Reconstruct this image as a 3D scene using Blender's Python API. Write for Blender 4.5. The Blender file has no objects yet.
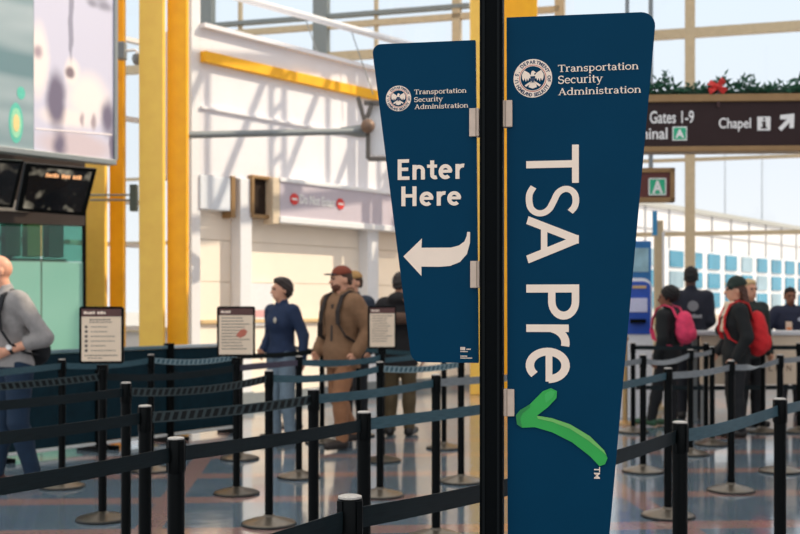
import bpy, bmesh, math, random
import numpy as np
from mathutils import Vector, Matrix
random.seed(7)
np.random.seed(7)
PI = math.pi
R = math.radians
SC = bpy.context.scene
COL = SC.collection

# ------------------------------------------------------------------ camera, sky, sun, exposure
EYE = 1.42
FPX = 1111.0
HORIZON = 305.0
cam_data = bpy.data.cameras.new('camera')
cam_data.sensor_width = 36.0
cam_data.lens = 50.0
cam_data.shift_y = 38.0 / 800.0
cam_data.clip_end = 500
cam_data.dof.use_dof = True
cam_data.dof.focus_distance = 2.62
cam_data.dof.aperture_fstop = 6.3
cam = bpy.data.objects.new('camera', cam_data)
cam.location = (0, 0, EYE)
cam.rotation_euler = (R(90), 0, 0)
COL.objects.link(cam)
SC.camera = cam

world = bpy.data.worlds.new('sky')
SC.world = world
world.use_nodes = True
wn = world.node_tree
for n in list(wn.nodes):
    wn.nodes.remove(n)
w_out = wn.nodes.new('ShaderNodeOutputWorld')
w_bg = wn.nodes.new('ShaderNodeBackground')
w_tc = wn.nodes.new('ShaderNodeTexCoord')
w_sep = wn.nodes.new('ShaderNodeSeparateXYZ')
w_ramp = wn.nodes.new('ShaderNodeValToRGB')
w_ramp.color_ramp.elements[0].position = 0.0
w_ramp.color_ramp.elements[0].color = (0.60, 0.60, 0.61, 1)
w_ramp.color_ramp.elements[1].position = 1.0
w_ramp.color_ramp.elements[1].color = (0.72, 0.69, 0.66, 1)
e = w_ramp.color_ramp.elements.new(0.13)
e.color = (0.52, 0.55, 0.59, 1)
e = w_ramp.color_ramp.elements.new(0.50)
e.color = (0.64, 0.64, 0.64, 1)
e = w_ramp.color_ramp.elements.new(0.28)
e.color = (0.49, 0.55, 0.61, 1)
wn.links.new(w_tc.outputs['Generated'], w_sep.inputs[0])
wn.links.new(w_sep.outputs['Z'], w_ramp.inputs['Fac'])
wn.links.new(w_ramp.outputs['Color'], w_bg.inputs['Color'])
w_bg.inputs['Strength'].default_value = 1.0
wn.links.new(w_bg.outputs[0], w_out.inputs[0])

sun_data = bpy.data.lights.new('sun', 'SUN')
sun_data.energy = 2.3
sun_data.color = (1.0, 0.86, 0.66)
sun_data.angle = R(0.6)
sun = bpy.data.objects.new('sun', sun_data)
SUN_DIR = Vector((1.0, 0.10, 0.88)).normalized()
sun.rotation_euler = SUN_DIR.to_track_quat('Z', 'Y').to_euler()
sun.location = (20, 10, 20)
COL.objects.link(sun)

SC.view_settings.view_transform = 'Standard'
SC.view_settings.look = 'None'
SC.view_settings.exposure = 0.80
SC.view_settings.gamma = 1.0
SC.view_settings.use_curve_mapping = False

# ------------------------------------------------------------------ helpers
def P(px, py, d):
    """pixel of the 800x534 frame at depth d -> point in the hall"""
    return Vector(((px - 400.0) / FPX * d, d, EYE + (HORIZON - py) / FPX * d))

def srgb(r, g, b):
    def f(c):
        c /= 255.0
        return c / 12.92 if c <= 0.04045 else ((c + 0.055) / 1.055) ** 2.4
    return (f(r), f(g), f(b))

MATS = {}
def mat(name, rgb, rough=0.5, metal=0.0, var=0.06, scale=30.0, spec=0.5, bump=0.0, bscale=80.0, emit=None, coat=0.0):
    """procedural material: base colour with a little noise variation"""
    if name in MATS:
        return MATS[name]
    m = bpy.data.materials.new(name)
    m.use_nodes = True
    nt = m.node_tree
    b = nt.nodes['Principled BSDF']
    c = srgb(*rgb)
    b.inputs['Roughness'].default_value = rough
    b.inputs['Metallic'].default_value = metal
    b.inputs['Specular IOR Level'].default_value = spec
    b.inputs['Coat Weight'].default_value = coat
    tc = nt.nodes.new('ShaderNodeTexCoord')
    nz = nt.nodes.new('ShaderNodeTexNoise')
    nz.inputs['Scale'].default_value = scale
    nz.inputs['Detail'].default_value = 3
    rp = nt.nodes.new('ShaderNodeValToRGB')
    rp.color_ramp.elements[0].position = 0.3
    rp.color_ramp.elements[1].position = 0.7
    rp.color_ramp.elements[0].color = tuple(x * (1 - var) for x in c) + (1,)
    rp.color_ramp.elements[1].color = tuple(min(1, x * (1 + var)) for x in c) + (1,)
    nt.links.new(tc.outputs['Object'], nz.inputs['Vector'])
    nt.links.new(nz.outputs['Fac'], rp.inputs['Fac'])
    nt.links.new(rp.outputs['Color'], b.inputs['Base Color'])
    if bump:
        n2 = nt.nodes.new('ShaderNodeTexNoise')
        n2.inputs['Scale'].default_value = bscale
        bp = nt.nodes.new('ShaderNodeBump')
        bp.inputs['Strength'].default_value = bump
        bp.inputs['Distance'].default_value = 0.01
        nt.links.new(tc.outputs['Object'], n2.inputs['Vector'])
        nt.links.new(n2.outputs['Fac'], bp.inputs['Height'])
        nt.links.new(bp.outputs['Normal'], b.inputs['Normal'])
    if emit:
        b.inputs['Emission Color'].default_value = srgb(*emit[0]) + (1,)
        b.inputs['Emission Strength'].default_value = emit[1]
    MATS[name] = m
    return m

def glass(name, tint=(240, 248, 248), refl=0.12, rough=0.0):
    if name in MATS:
        return MATS[name]
    m = bpy.data.materials.new(name)
    m.use_nodes = True
    nt = m.node_tree
    for n in list(nt.nodes):
        nt.nodes.remove(n)
    out = nt.nodes.new('ShaderNodeOutputMaterial')
    tr = nt.nodes.new('ShaderNodeBsdfTransparent')
    tr.inputs[0].default_value = srgb(*tint) + (1,)
    gl = nt.nodes.new('ShaderNodeBsdfGlossy')
    gl.inputs['Roughness'].default_value = rough
    lw = nt.nodes.new('ShaderNodeLayerWeight')
    lw.inputs['Blend'].default_value = 0.15
    mu = nt.nodes.new('ShaderNodeMath')
    mu.operation = 'MULTIPLY_ADD'
    mu.inputs[1].default_value = 0.6
    mu.inputs[2].default_value = refl * 0.3
    mx = nt.nodes.new('ShaderNodeMixShader')
    nt.links.new(lw.outputs['Fresnel'], mu.inputs[0])
    nt.links.new(mu.outputs[0], mx.inputs[0])
    nt.links.new(tr.outputs[0], mx.inputs[1])
    nt.links.new(gl.outputs[0], mx.inputs[2])
    nt.links.new(mx.outputs[0], out.inputs[0])
    MATS[name] = m
    return m

class MB:
    """collects shapes for ONE mesh object"""
    def __init__(s):
        s.v = []; s.f = []; s.m = []; s.uv = {}
    def add(s, vs, fs, mi=0):
        o = len(s.v)
        s.v += [tuple(x) for x in vs]
        for f in fs:
            s.f.append(tuple(i + o for i in f)); s.m.append(mi)
        return s
    def box(s, c, size, rz=0.0, mi=0, M=None):
        sx, sy, sz = (x / 2 for x in size)
        vs = []
        for z in (-sz, sz):
            for x, y in ((-sx, -sy), (sx, -sy), (sx, sy), (-sx, sy)):
                p = Vector((x, y, z))
                if M is not None:
                    p = M @ p
                elif rz:
                    p = Vector((x * math.cos(rz) - y * math.sin(rz), x * math.sin(rz) + y * math.cos(rz), z))
                vs.append(p + Vector(c))
        return s.add(vs, [(3, 2, 1, 0), (4, 5, 6, 7), (0, 1, 5, 4), (1, 2, 6, 5), (2, 3, 7, 6), (3, 0, 4, 7)], mi)
    def span(s, a, b, w, h, mi=0):
        """rectangular bar from a to b, w across, h in the upright direction"""
        a = Vector(a); b = Vector(b)
        d = (b - a); L = d.length; d.normalize()
        up = Vector((0, 0, 1)) if abs(d.z) < 0.95 else Vector((0, 1, 0))
        x = d.cross(up).normalized(); u = x.cross(d).normalized()
        M = Matrix((x, d, u)).transposed()
        return s.box((a + b) / 2, (w, L, h), M=M, mi=mi)
    def tube(s, pts, r, seg=10, mi=0, caps=True):
        pts = [Vector(p) for p in pts]
        rs = r if isinstance(r, (list, tuple)) else [r] * len(pts)
        rings = []
        ref = None
        for i, p in enumerate(pts):
            if i == 0: d = pts[1] - p
            elif i == len(pts) - 1: d = p - pts[i - 1]
            else: d = pts[i + 1] - pts[i - 1]
            d.normalize()
            if ref is None:
                ref = Vector((0, 0, 1)) if abs(d.z) < 0.9 else Vector((1, 0, 0))
            x = (ref - d * ref.dot(d)).normalized()
            ref = x
            y = d.cross(x)
            rings.append([p + (x * math.cos(2 * PI * k / seg) + y * math.sin(2 * PI * k / seg)) * rs[i] for k in range(seg)])
        vs = [q for rg in rings for q in rg]
        fs = []
        for i in range(len(pts) - 1):
            for k in range(seg):
                k2 = (k + 1) % seg
                fs.append((i * seg + k, i * seg + k2, (i + 1) * seg + k2, (i + 1) * seg + k))
        if caps:
            fs.append(tuple(range(seg - 1, -1, -1)))
            fs.append(tuple((len(pts) - 1) * seg + k for k in range(seg)))
        return s.add(vs, fs, mi)
    def lathe(s, prof, seg=24, mi=0, c=(0, 0, 0)):
        """prof: list of (r, z)"""
        vs = []; fs = []
        for r, z in prof:
            for k in range(seg):
                a = 2 * PI * k / seg
                vs.append((c[0] + r * math.cos(a), c[1] + r * math.sin(a), c[2] + z))
        for i in range(len(prof) - 1):
            for k in range(seg):
                k2 = (k + 1) % seg
                fs.append((i * seg + k, i * seg + k2, (i + 1) * seg + k2, (i + 1) * seg + k))
        fs.append(tuple(range(seg - 1, -1, -1)))
        fs.append(tuple((len(prof) - 1) * seg + k for k in range(seg)))
        return s.add(vs, fs, mi)
    def prism(s, poly, y0, y1, mi=0, mside=None, M=None):
        """polygon given as (x, z), counter-clockwise seen from -y; front face at y0, back at y1"""
        n = len(poly)
        A = sum(poly[i][0] * poly[(i + 1) % n][1] - poly[(i + 1) % n][0] * poly[i][1] for i in range(n))
        if A < 0: poly = poly[::-1]
        f = lambda p: (M @ Vector(p)) if M is not None else Vector(p)
        vs = [f((x, y0, z)) for x, z in poly] + [f((x, y1, z)) for x, z in poly]
        s.add(vs, [tuple(range(n))], mi)
        o = len(s.v) - 2 * n
        s.f.append(tuple(o + n + i for i in range(n - 1, -1, -1))); s.m.append(mi)
        for i in range(n):
            j = (i + 1) % n
            s.f.append((o + j, o + i, o + n + i, o + n + j)); s.m.append(mi if mside is None else mside)
        return s
    def sphere(s, c, r, seg=12, mi=0):
        rx, ry, rz = r if isinstance(r, (tuple, list)) else (r, r, r)
        prof = [(max(1e-4, math.sin(PI * i / (seg // 2))), -math.cos(PI * i / (seg // 2))) for i in range(seg // 2 + 1)]
        vs = []; fs = []
        for a, z in prof:
            for k in range(seg):
                t = 2 * PI * k / seg
                vs.append((c[0] + rx * a * math.cos(t), c[1] + ry * a * math.sin(t), c[2] + rz * z))
        for i in range(len(prof) - 1):
            for k in range(seg):
                k2 = (k + 1) % seg
                fs.append((i * seg + k, i * seg + k2, (i + 1) * seg + k2, (i + 1) * seg + k))
        return s.add(vs, fs, mi)
    def obj(s, name, mats, parent=None, loc=(0, 0, 0), rz=0.0, smooth=False, bevel=0.0):
        me = bpy.data.meshes.new(name)
        me.from_pydata(s.v, [], s.f)
        if not isinstance(mats, (list, tuple)): mats = [mats]
        for m in mats: me.materials.append(m)
        if len(mats) > 1:
            for p, mi in zip(me.polygons, s.m): p.material_index = mi
        if smooth:
            me.polygons.foreach_set('use_smooth', [True] * len(me.polygons))
        me.update()
        o = bpy.data.objects.new(name, me)
        COL.objects.link(o)
        o.location = loc
        o.rotation_euler = (0, 0, rz)
        if parent is not None: o.parent = parent
        if bevel:
            b = o.modifiers.new('bevel', 'BEVEL')
            b.width = bevel; b.segments = 2; b.limit_method = 'ANGLE'; b.angle_limit = R(40)
        if smooth:
            auto_smooth(o)
        return o

def auto_smooth(o):
    me = o.data
    bm = bmesh.new(); bm.from_mesh(me)
    for ed in bm.edges:
        if len(ed.link_faces) == 2 and ed.calc_face_angle(0) > R(40): ed.smooth = False
    bm.to_mesh(me); bm.free()

def empty(name, loc=(0, 0, 0), rz=0.0):
    o = bpy.data.objects.new(name, None)
    o.empty_display_size = 0.1
    COL.objects.link(o)
    o.location = loc; o.rotation_euler = (0, 0, rz)
    return o

def tag(o, label, cat, group=None):
    o['label'] = label; o['category'] = cat
    if group: o['group'] = group
    return o

def struct(o):
    o['kind'] = 'structure'
    return o

# ---- flat lettering -------------------------------------------------
def text_poly(body, bold=0.0, spacing=1.0):
    """letters of the built-in sans font as a triangulated flat mesh: (verts2d, faces)"""
    cu = bpy.data.curves.new('t', 'FONT')
    cu.body = body; cu.size = 1.0; cu.offset = bold; cu.resolution_u = 4
    cu.space_character = spacing
    o = bpy.data.objects.new('t', cu)
    COL.objects.link(o)
    dg = bpy.context.evaluated_depsgraph_get()
    dg.update()
    me = bpy.data.meshes.new_from_object(o.evaluated_get(dg))
    vs = [(v.co.x, v.co.y) for v in me.vertices]
    fs = [tuple(p.vertices) for p in me.polygons]
    bpy.data.objects.remove(o); bpy.data.meshes.remove(me); bpy.data.curves.remove(cu)
    return vs, fs

def blurred_line(widths):
    """a line of print too small to read: one bar per letter group"""
    vs = []; fs = []; x = 0.0
    for i, w in enumerate(widths):
        if w > 0:
            o = len(vs); h = (1.0, .8, .9)[i % 3]
            vs += [(x, 0), (x + w, 0), (x + w, h), (x, h)]; fs.append((o, o + 1, o + 2, o + 3))
        x += abs(w) + .12
    return vs, fs

def fit(vs, u0, v0, u1, v1, rot=False):
    """fit 2-D points to the rectangle; rot turns the text a quarter clockwise (reads downwards)"""
    if rot: vs = [(y, -x) for x, y in vs]
    xs = [p[0] for p in vs]; ys = [p[1] for p in vs]
    ax = (u1 - u0) / max(1e-6, max(xs) - min(xs)); ay = (v1 - v0) / max(1e-6, max(ys) - min(ys))
    return [(u0 + (x - min(xs)) * ax, v0 + (y - min(ys)) * ay) for x, y in vs]

def flat(mb, vs, fs, y0, y1, mi=0):
    """raised lettering between y0 (front) and y1 from a flat 2-D mesh; every stroke a hair apart in depth"""
    n = len(vs)
    par = list(range(n))
    def find(i):
        while par[i] != i:
            par[i] = par[par[i]]; i = par[i]
        return i
    for f in fs:
        for i in f[1:]: par[find(i)] = find(f[0])
    ids = {}
    dep = [0.0] * n
    for i in range(n):
        r_ = find(i); ids.setdefault(r_, len(ids)); dep[i] = -2.5e-5 * (ids[r_] % 6)
    mb.add([(x, y0 + dep[i], z) for i, (x, z) in enumerate(vs)], fs, mi)
    cnt = {}
    for f in fs:
        for i in range(len(f)):
            e_ = (f[i], f[(i + 1) % len(f)])
            cnt[e_] = cnt.get(e_, 0) + 1
    rim = [e_ for e_ in cnt if (e_[1], e_[0]) not in cnt]
    mb.add([(x, y0 + dep[i], z) for i, (x, z) in enumerate(vs)] + [(x, y1, z) for x, z in vs], [(b, a, a + n, b + n) for a, b in rim], mi)

def ribbon(pts, w):
    """thick polyline as 2-D quads"""
    vs = []; fs = []
    n = len(pts)
    ws = w if isinstance(w, (list, tuple)) else [w] * n
    for i, (x, y) in enumerate(pts):
        x0, y0 = pts[max(0, i - 1)]; x1, y1 = pts[min(n - 1, i + 1)]
        dx, dy = x1 - x0, y1 - y0
        L = math.hypot(dx, dy) or 1
        nx, ny = -dy / L * ws[i] / 2, dx / L * ws[i] / 2
        vs += [(x + nx, y + ny), (x - nx, y - ny)]
    for i in range(n - 1):
        fs.append((2 * i, 2 * i + 1, 2 * i + 3, 2 * i + 2))
    return vs, fs

def arc(cx, cy, rx, ry, a0, a1, n=10):
    return [(cx + rx * math.cos(R(a0 + (a1 - a0) * i / n)), cy + ry * math.sin(R(a0 + (a1 - a0) * i / n))) for i in range(n + 1)]

TK, TN = 0.19, 0.10
def _sf(x, y, w=0.38): return ([(x - w / 2, y), (x + w / 2, y)], 0.09)
SERIF = {
 'T': (1.14, [([(.57, 0), (.57, 1.4)], TK), ([(.04, 1.37), (1.10, 1.37)], .11), ([(.07, 1.42), (.07, 1.10)], .08), ([(1.07, 1.42), (1.07, 1.10)], .08), _sf(.57, .045, .5)]),
 'r': (.74, [([(.22, 0), (.22, 1)], TK), _sf(.24, .045, .46), ([(.04, .96), (.26, .96)], .08), (arc(.56, .62, .34, .36, 165, 75), [.08, .08, .08, .09, .1, .11, .13, .15, .18, .2, .2])]),
 'a': (.86, [([(.62, .08), (.62, .7)], TK), (arc(.38, .68, .24, .28, 0, 165), TN + .03), (arc(.36, .28, .25, .25, 60, 330), TN + .04), ([(.36, .56), (.62, .6)], .08), ([(.62, .06), (.82, .04)], .1)]),
 'n': (1.06, [([(.22, 0), (.22, 1)], TK), ([(.82, 0), (.82, .65)], TK), (arc(.53, .62, .29, .33, 170, 0), TN + .03), _sf(.22, .045), _sf(.82, .045), ([(.04, .96), (.24, .96)], .08)]),
 's': (.74, [(arc(.37, .72, .24, .23, 30, 260) + arc(.36, .26, .26, .24, 80, -150), .14), ([(.60, 1.0), (.60, .72)], .07), ([(.11, .0), (.11, .3)], .07)]),
 'p': (1.02, [([(.24, -.42), (.24, 1)], TK), (arc(.50, .5, .36, .46, 140, -140, 16), .14), _sf(.24, -.4), ([(.04, .96), (.26, .96)], .08)]),
 'o': (.98, [(arc(.49, .5, .38, .45, 0, 360, 20), .15)]),
 't': (.64, [([(.28, .25), (.28, 1.32)], TK), ([(.04, .96), (.6, .96)], .1), (arc(.44, .22, .17, .17, 180, 310), .13)]),
 'i': (.48, [([(.24, 0), (.24, 1)], TK), _sf(.24, .045, .42), ([(.06, .96), (.26, .96)], .08), ([(.13, 1.3), (.35, 1.3)], .22)]),
 'S': (.98, [(arc(.49, 1.03, .34, .34, 35, 258) + arc(.49, .37, .36, .35, 82, -150), .16), ([(.80, 1.38), (.80, 1.05)], .08), ([(.14, .02), (.14, .38)], .08)]),
 'e': (.88, [(arc(.46, .5, .35, .45, 5, 320, 18), .15), ([(.12, .54), (.80, .54)], .09)]),
 'c': (.82, [(arc(.46, .5, .35, .45, 50, 315, 16), .15), ([(.66, .78), (.74, .78)], .16)]),
 'u': (1.06, [([(.24, .35), (.24, 1)], TK), ([(.84, 0), (.84, 1)], TK), (arc(.53, .38, .29, .33, 190, 350), TN + .03), ([(.04, .96), (.26, .96)], .08), ([(.64, .96), (.86, .96)], .08), ([(.84, .04), (1.02, .04)], .08)]),
 'y': (.96, [([(.14, 1), (.50, .08)], TK), ([(.84, 1), (.40, -.3), (.26, -.38), (.14, -.36)], TN), _sf(.16, .96, .4), _sf(.82, .96, .34)]),
 'A': (1.24, [([(.60, 1.42), (1.04, .0)], TK), ([(.60, 1.38), (.18, .0)], TN), ([(.34, .48), (.86, .48)], .09), _sf(.18, .045, .4), _sf(1.04, .045, .42)]),
 'd': (1.06, [([(.80, .02), (.80, 1.48)], TK), (arc(.50, .5, .36, .46, 40, 320, 16), .14), ([(.62, 1.46), (.82, 1.46)], .08), ([(.8, .04), (1.0, .04)], .08)]),
 'm': (1.6, [([(.22, 0), (.22, 1)], TK), ([(.80, 0), (.80, .65)], TK), ([(1.38, 0), (1.38, .65)], TK), (arc(.51, .62, .29, .33, 170, 0), TN + .03), (arc(1.09, .62, .29, .33, 170, 0), TN + .03), _sf(.22, .045), _sf(.8, .045), _sf(1.38, .045), ([(.04, .96), (.24, .96)], .08)]),
}
def serif_text(s):
    vs = []; fs = []; x = 0.0
    for ch in s:
        w, strokes = SERIF[ch]
        for pts, wd in strokes:
            if isinstance(wd, list) and len(wd) != len(pts): wd = wd[0]
            v2, f2 = ribbon(pts, wd)
            o = len(vs)
            vs += [(a + x, b) for a, b in v2]
            fs += [tuple(i + o for i in f) for f in f2]
        x += w
    return vs, fs

def spline(pts, n=5):
    out = []
    P_ = [pts[0]] + list(pts) + [pts[-1]]
    for i in range(1, len(P_) - 2):
        p0, p1, p2, p3 = P_[i - 1:i + 3]
        for k in range(n):
            t = k / n
            out.append(tuple(.5 * (2 * p1[j] + (p2[j] - p0[j]) * t + (2 * p0[j] - 5 * p1[j] + 4 * p2[j] - p3[j]) * t * t + (3 * p1[j] - p0[j] - 3 * p2[j] + p3[j]) * t ** 3) for j in (0, 1)))
    return out + [pts[-1]]
SANS = {   # cap height 1.4, x-height 1; (advance, strokes) with stroke weight w
 'E': (.98, lambda w: [([(.14 + w / 2, 0), (.14 + w / 2, 1.4)], w), ([(.14, w * .46), (.90, w * .46)], w * .92), ([(.14, .72), (.82, .72)], w * .9), ([(.14, 1.4 - w * .46), (.88, 1.4 - w * .46)], w * .92)]),
 'H': (1.24, lambda w: [([(.14 + w / 2, 0), (.14 + w / 2, 1.4)], w), ([(1.10 - w / 2, 0), (1.10 - w / 2, 1.4)], w), ([(.14, .73), (1.1, .73)], w * .92)]),
 'n': (1.04, lambda w: [([(.12 + w / 2, 0), (.12 + w / 2, 1)], w), ([(.92 - w / 2, 0), (.92 - w / 2, .6)], w), (arc(.52 + w * .02, .58, .40 - w / 2, .42 - w / 2, 178, 0, 14), w * .95)]),
 't': (.70, lambda w: [([(.22 + w / 2, .3), (.22 + w / 2, 1.28)], w), ([(.02, 1 - w * .42), (.66, 1 - w * .42)], w * .84), (arc(.22 + w / 2 + .2, .29, .2, .29 - w / 2, 180, 300, 10), w)]),
 'e': (1.02, lambda w: [(arc(.50, .5, .44 - w / 2, .51 - w / 2, 2, 312, 26), w), ([(.10, .53), (.90, .53)], w * .8)]),
 'r': (.72, lambda w: [([(.12 + w / 2, 0), (.12 + w / 2, 1)], w), (arc(.60, .50, .48 - w / 2, .52 - w / 2, 165, 78, 10), w)]),
 'T': (1.04, lambda w: [([(.52, 0), (.52, 1.4)], w), ([(.0, 1.4 - w * .46), (1.04, 1.4 - w * .46)], w * .92)]),
 'S': (1.02, lambda w: [(spline([(.88, 1.22), (.72, 1.345), (.52, 1.385), (.30, 1.34), (.165, 1.19), (.165, 1.01), (.29, .85), (.53, .735), (.77, .61), (.90, .43), (.89, .22), (.74, .06), (.50, .01), (.27, .03), (.07, .14)]), w)]),
 'A': (1.26, lambda w: [([(.06 + w * .5, 0), (.63, 1.36)], w), ([(1.20 - w * .5, 0), (.63, 1.36)], w), ([(.28, .46), (.98, .46)], w * .9), ([(.63 - w * .52, 1.36), (.63 + w * .52, 1.36)], .10)]),
 'P': (1.04, lambda w: [([(.14 + w / 2, 0), (.14 + w / 2, 1.4)], w), ([(.14, 1.4 - w / 2), (.55, 1.4 - w / 2)] + arc(.55, .99, .44 - w / 2, .41 - w / 2, 88, -88, 14) + [(.14, .58 + w / 2)], w)]),
}
def sans_text(s, w=.22, gap=.06):
    vs = []; fs = []; x = 0.0
    for ch in s:
        adv, st = SANS[ch]
        for pts, wd in st(w):
            v2, f2 = ribbon(pts, wd)
            o = len(vs)
            vs += [(a + x, b) for a, b in v2]; fs += [tuple(i + o for i in f) for f in f2]
        x += adv + gap
    return vs, fs

def rounded(poly, radii, n=6):
    """round chosen corners of a 2-D polygon"""
    out = []
    N = len(poly)
    for i, (p, r) in enumerate(zip(poly, radii)):
        if r <= 0:
            out.append(p); continue
        p = Vector(p); a = (Vector(poly[i - 1]) - p).normalized(); b = (Vector(poly[(i + 1) % N]) - p).normalized()
        ang = a.angle(b); t = r / math.tan(ang / 2)
        s_, e_ = p + a * t, p + b * t
        c = p + (a + b).normalized() * (r / math.sin(ang / 2))
        a0 = math.atan2(s_.y - c.y, s_.x - c.x); a1 = math.atan2(e_.y - c.y, e_.x - c.x)
        da = (a1 - a0 + PI) % (2 * PI) - PI
        for k in range(n + 1):
            q = a0 + da * k / n
            out.append((c.x + r * math.cos(q), c.y + r * math.sin(q)))
    return out

class Plane:
    """an upright plane in the hall: local x along it, z up, front towards -y"""
    def __init__(s, ox, oy, rz):
        s.o = Vector((ox, oy, 0)); s.rz = rz
        s.ex = Vector((math.cos(rz), math.sin(rz))); s.ey = Vector((-math.sin(rz), math.cos(rz)))
    def pix(s, px, py, off=0.0):
        a = (px - 400.0) / FPX
        bx, by = s.o.x + s.ey.x * off, s.o.y + s.ey.y * off
        u = (a * by - bx) / (s.ex.x - a * s.ex.y)
        d = by + s.ex.y * u
        return (u, EYE + (HORIZON - py) / FPX * d)
    def world(s, u, off, z):
        q = Vector((s.o.x, s.o.y)) + s.ex * u + s.ey * off
        return Vector((q.x, q.y, z))

# ------------------------------------------------------------------ materials
M = {
 'black': mat('black_powder_coat', (4, 7, 8), .42, 0, .1, 60, spec=.10),
 'pole': mat('black_pole', (3, 6, 7), .38, 0, .12, 50, spec=.10),
 'cap': mat('worn_cap', (196, 190, 182), .5, .2, .25, 180),
 'base': mat('satin_base', (120, 112, 100), .32, .75, .12, 40),
 'rim': mat('rubber_rim', (16, 18, 18), .6),
 'blue': mat('sign_blue', (1, 56, 84), .5, 0, .03, 8, spec=.06),
 'cream': mat('cream_letters', (250, 228, 208), .5, 0, .02),
 'white': mat('white_letters', (238, 236, 234), .5, 0, .02),
 'clamp': mat('clamp_metal', (206, 184, 166), .45, .15, .06, 50),
 'green': mat('check_green', (34, 168, 68), .4, 0, .06, 12),
 'green_dark': mat('check_edge', (14, 92, 44), .45),
 'red': mat('seal_red', (196, 84, 72), .5),
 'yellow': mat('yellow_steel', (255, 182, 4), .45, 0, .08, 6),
 'yellow_lit': mat('yellow_steel_lit', (255, 202, 88), .45, 0, .06, 6),  # light on the columns' left faces, painted in as a paler yellow
 'plaster': mat('white_bulkhead', (234, 232, 236), .7, 0, .02, 3),
 'beige': mat('beige_shutter', (250, 236, 218), .65, 0, .02, 3),
 'grey_metal': mat('grey_metal', (132, 138, 140), .45, .2, .05),
 'white_metal': mat('white_metal', (232, 232, 234), .45, 0, .03),
 'tan_metal': mat('tan_metal', (196, 176, 142), .45, .1, .06, 10),
 'bronze': mat('bronze_frame', (150, 118, 78), .45, .25, .08, 10),
 'brown_sign': mat('brown_sign', (50, 34, 34), .5, 0, .05, 6, spec=.2),
 'screen': mat('dark_screen', (14, 17, 19), .12, 0, .3, 4, spec=.6),
 'paper': mat('cream_sheet', (236, 214, 188), .6, 0, .03, 12),
 'ink': mat('sheet_ink', (96, 84, 78), .7),
 'sheet_head': mat('sheet_header', (92, 58, 54), .6),
 'teal_fabric': mat('dark_teal_panel', (10, 38, 48), .75, 0, .2, 12, bump=.2, spec=.15),
 'skin': mat('skin', (214, 158, 128), .5, 0, .05, 20),
 'skin_brown': mat('skin_brown', (128, 82, 60), .5, 0, .05, 20),
 'skin_dark': mat('skin_dark', (92, 60, 46), .5, 0, .05, 20),
 'eye': mat('eye_dark', (30, 22, 20), .2),
 'lip': mat('lip', (160, 90, 80), .5),
 'leather': mat('black_leather', (24, 20, 18), .45),
 'leaf': mat('garland_green', (26, 84, 58), .6, 0, .35, 25),
 'bow': mat('red_ribbon', (206, 44, 38), .5),
}
G_CLEAR = glass('clear_glass', (253, 254, 254), .05)
G_GREEN = glass('green_glass', (150, 200, 186), .25)

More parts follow.
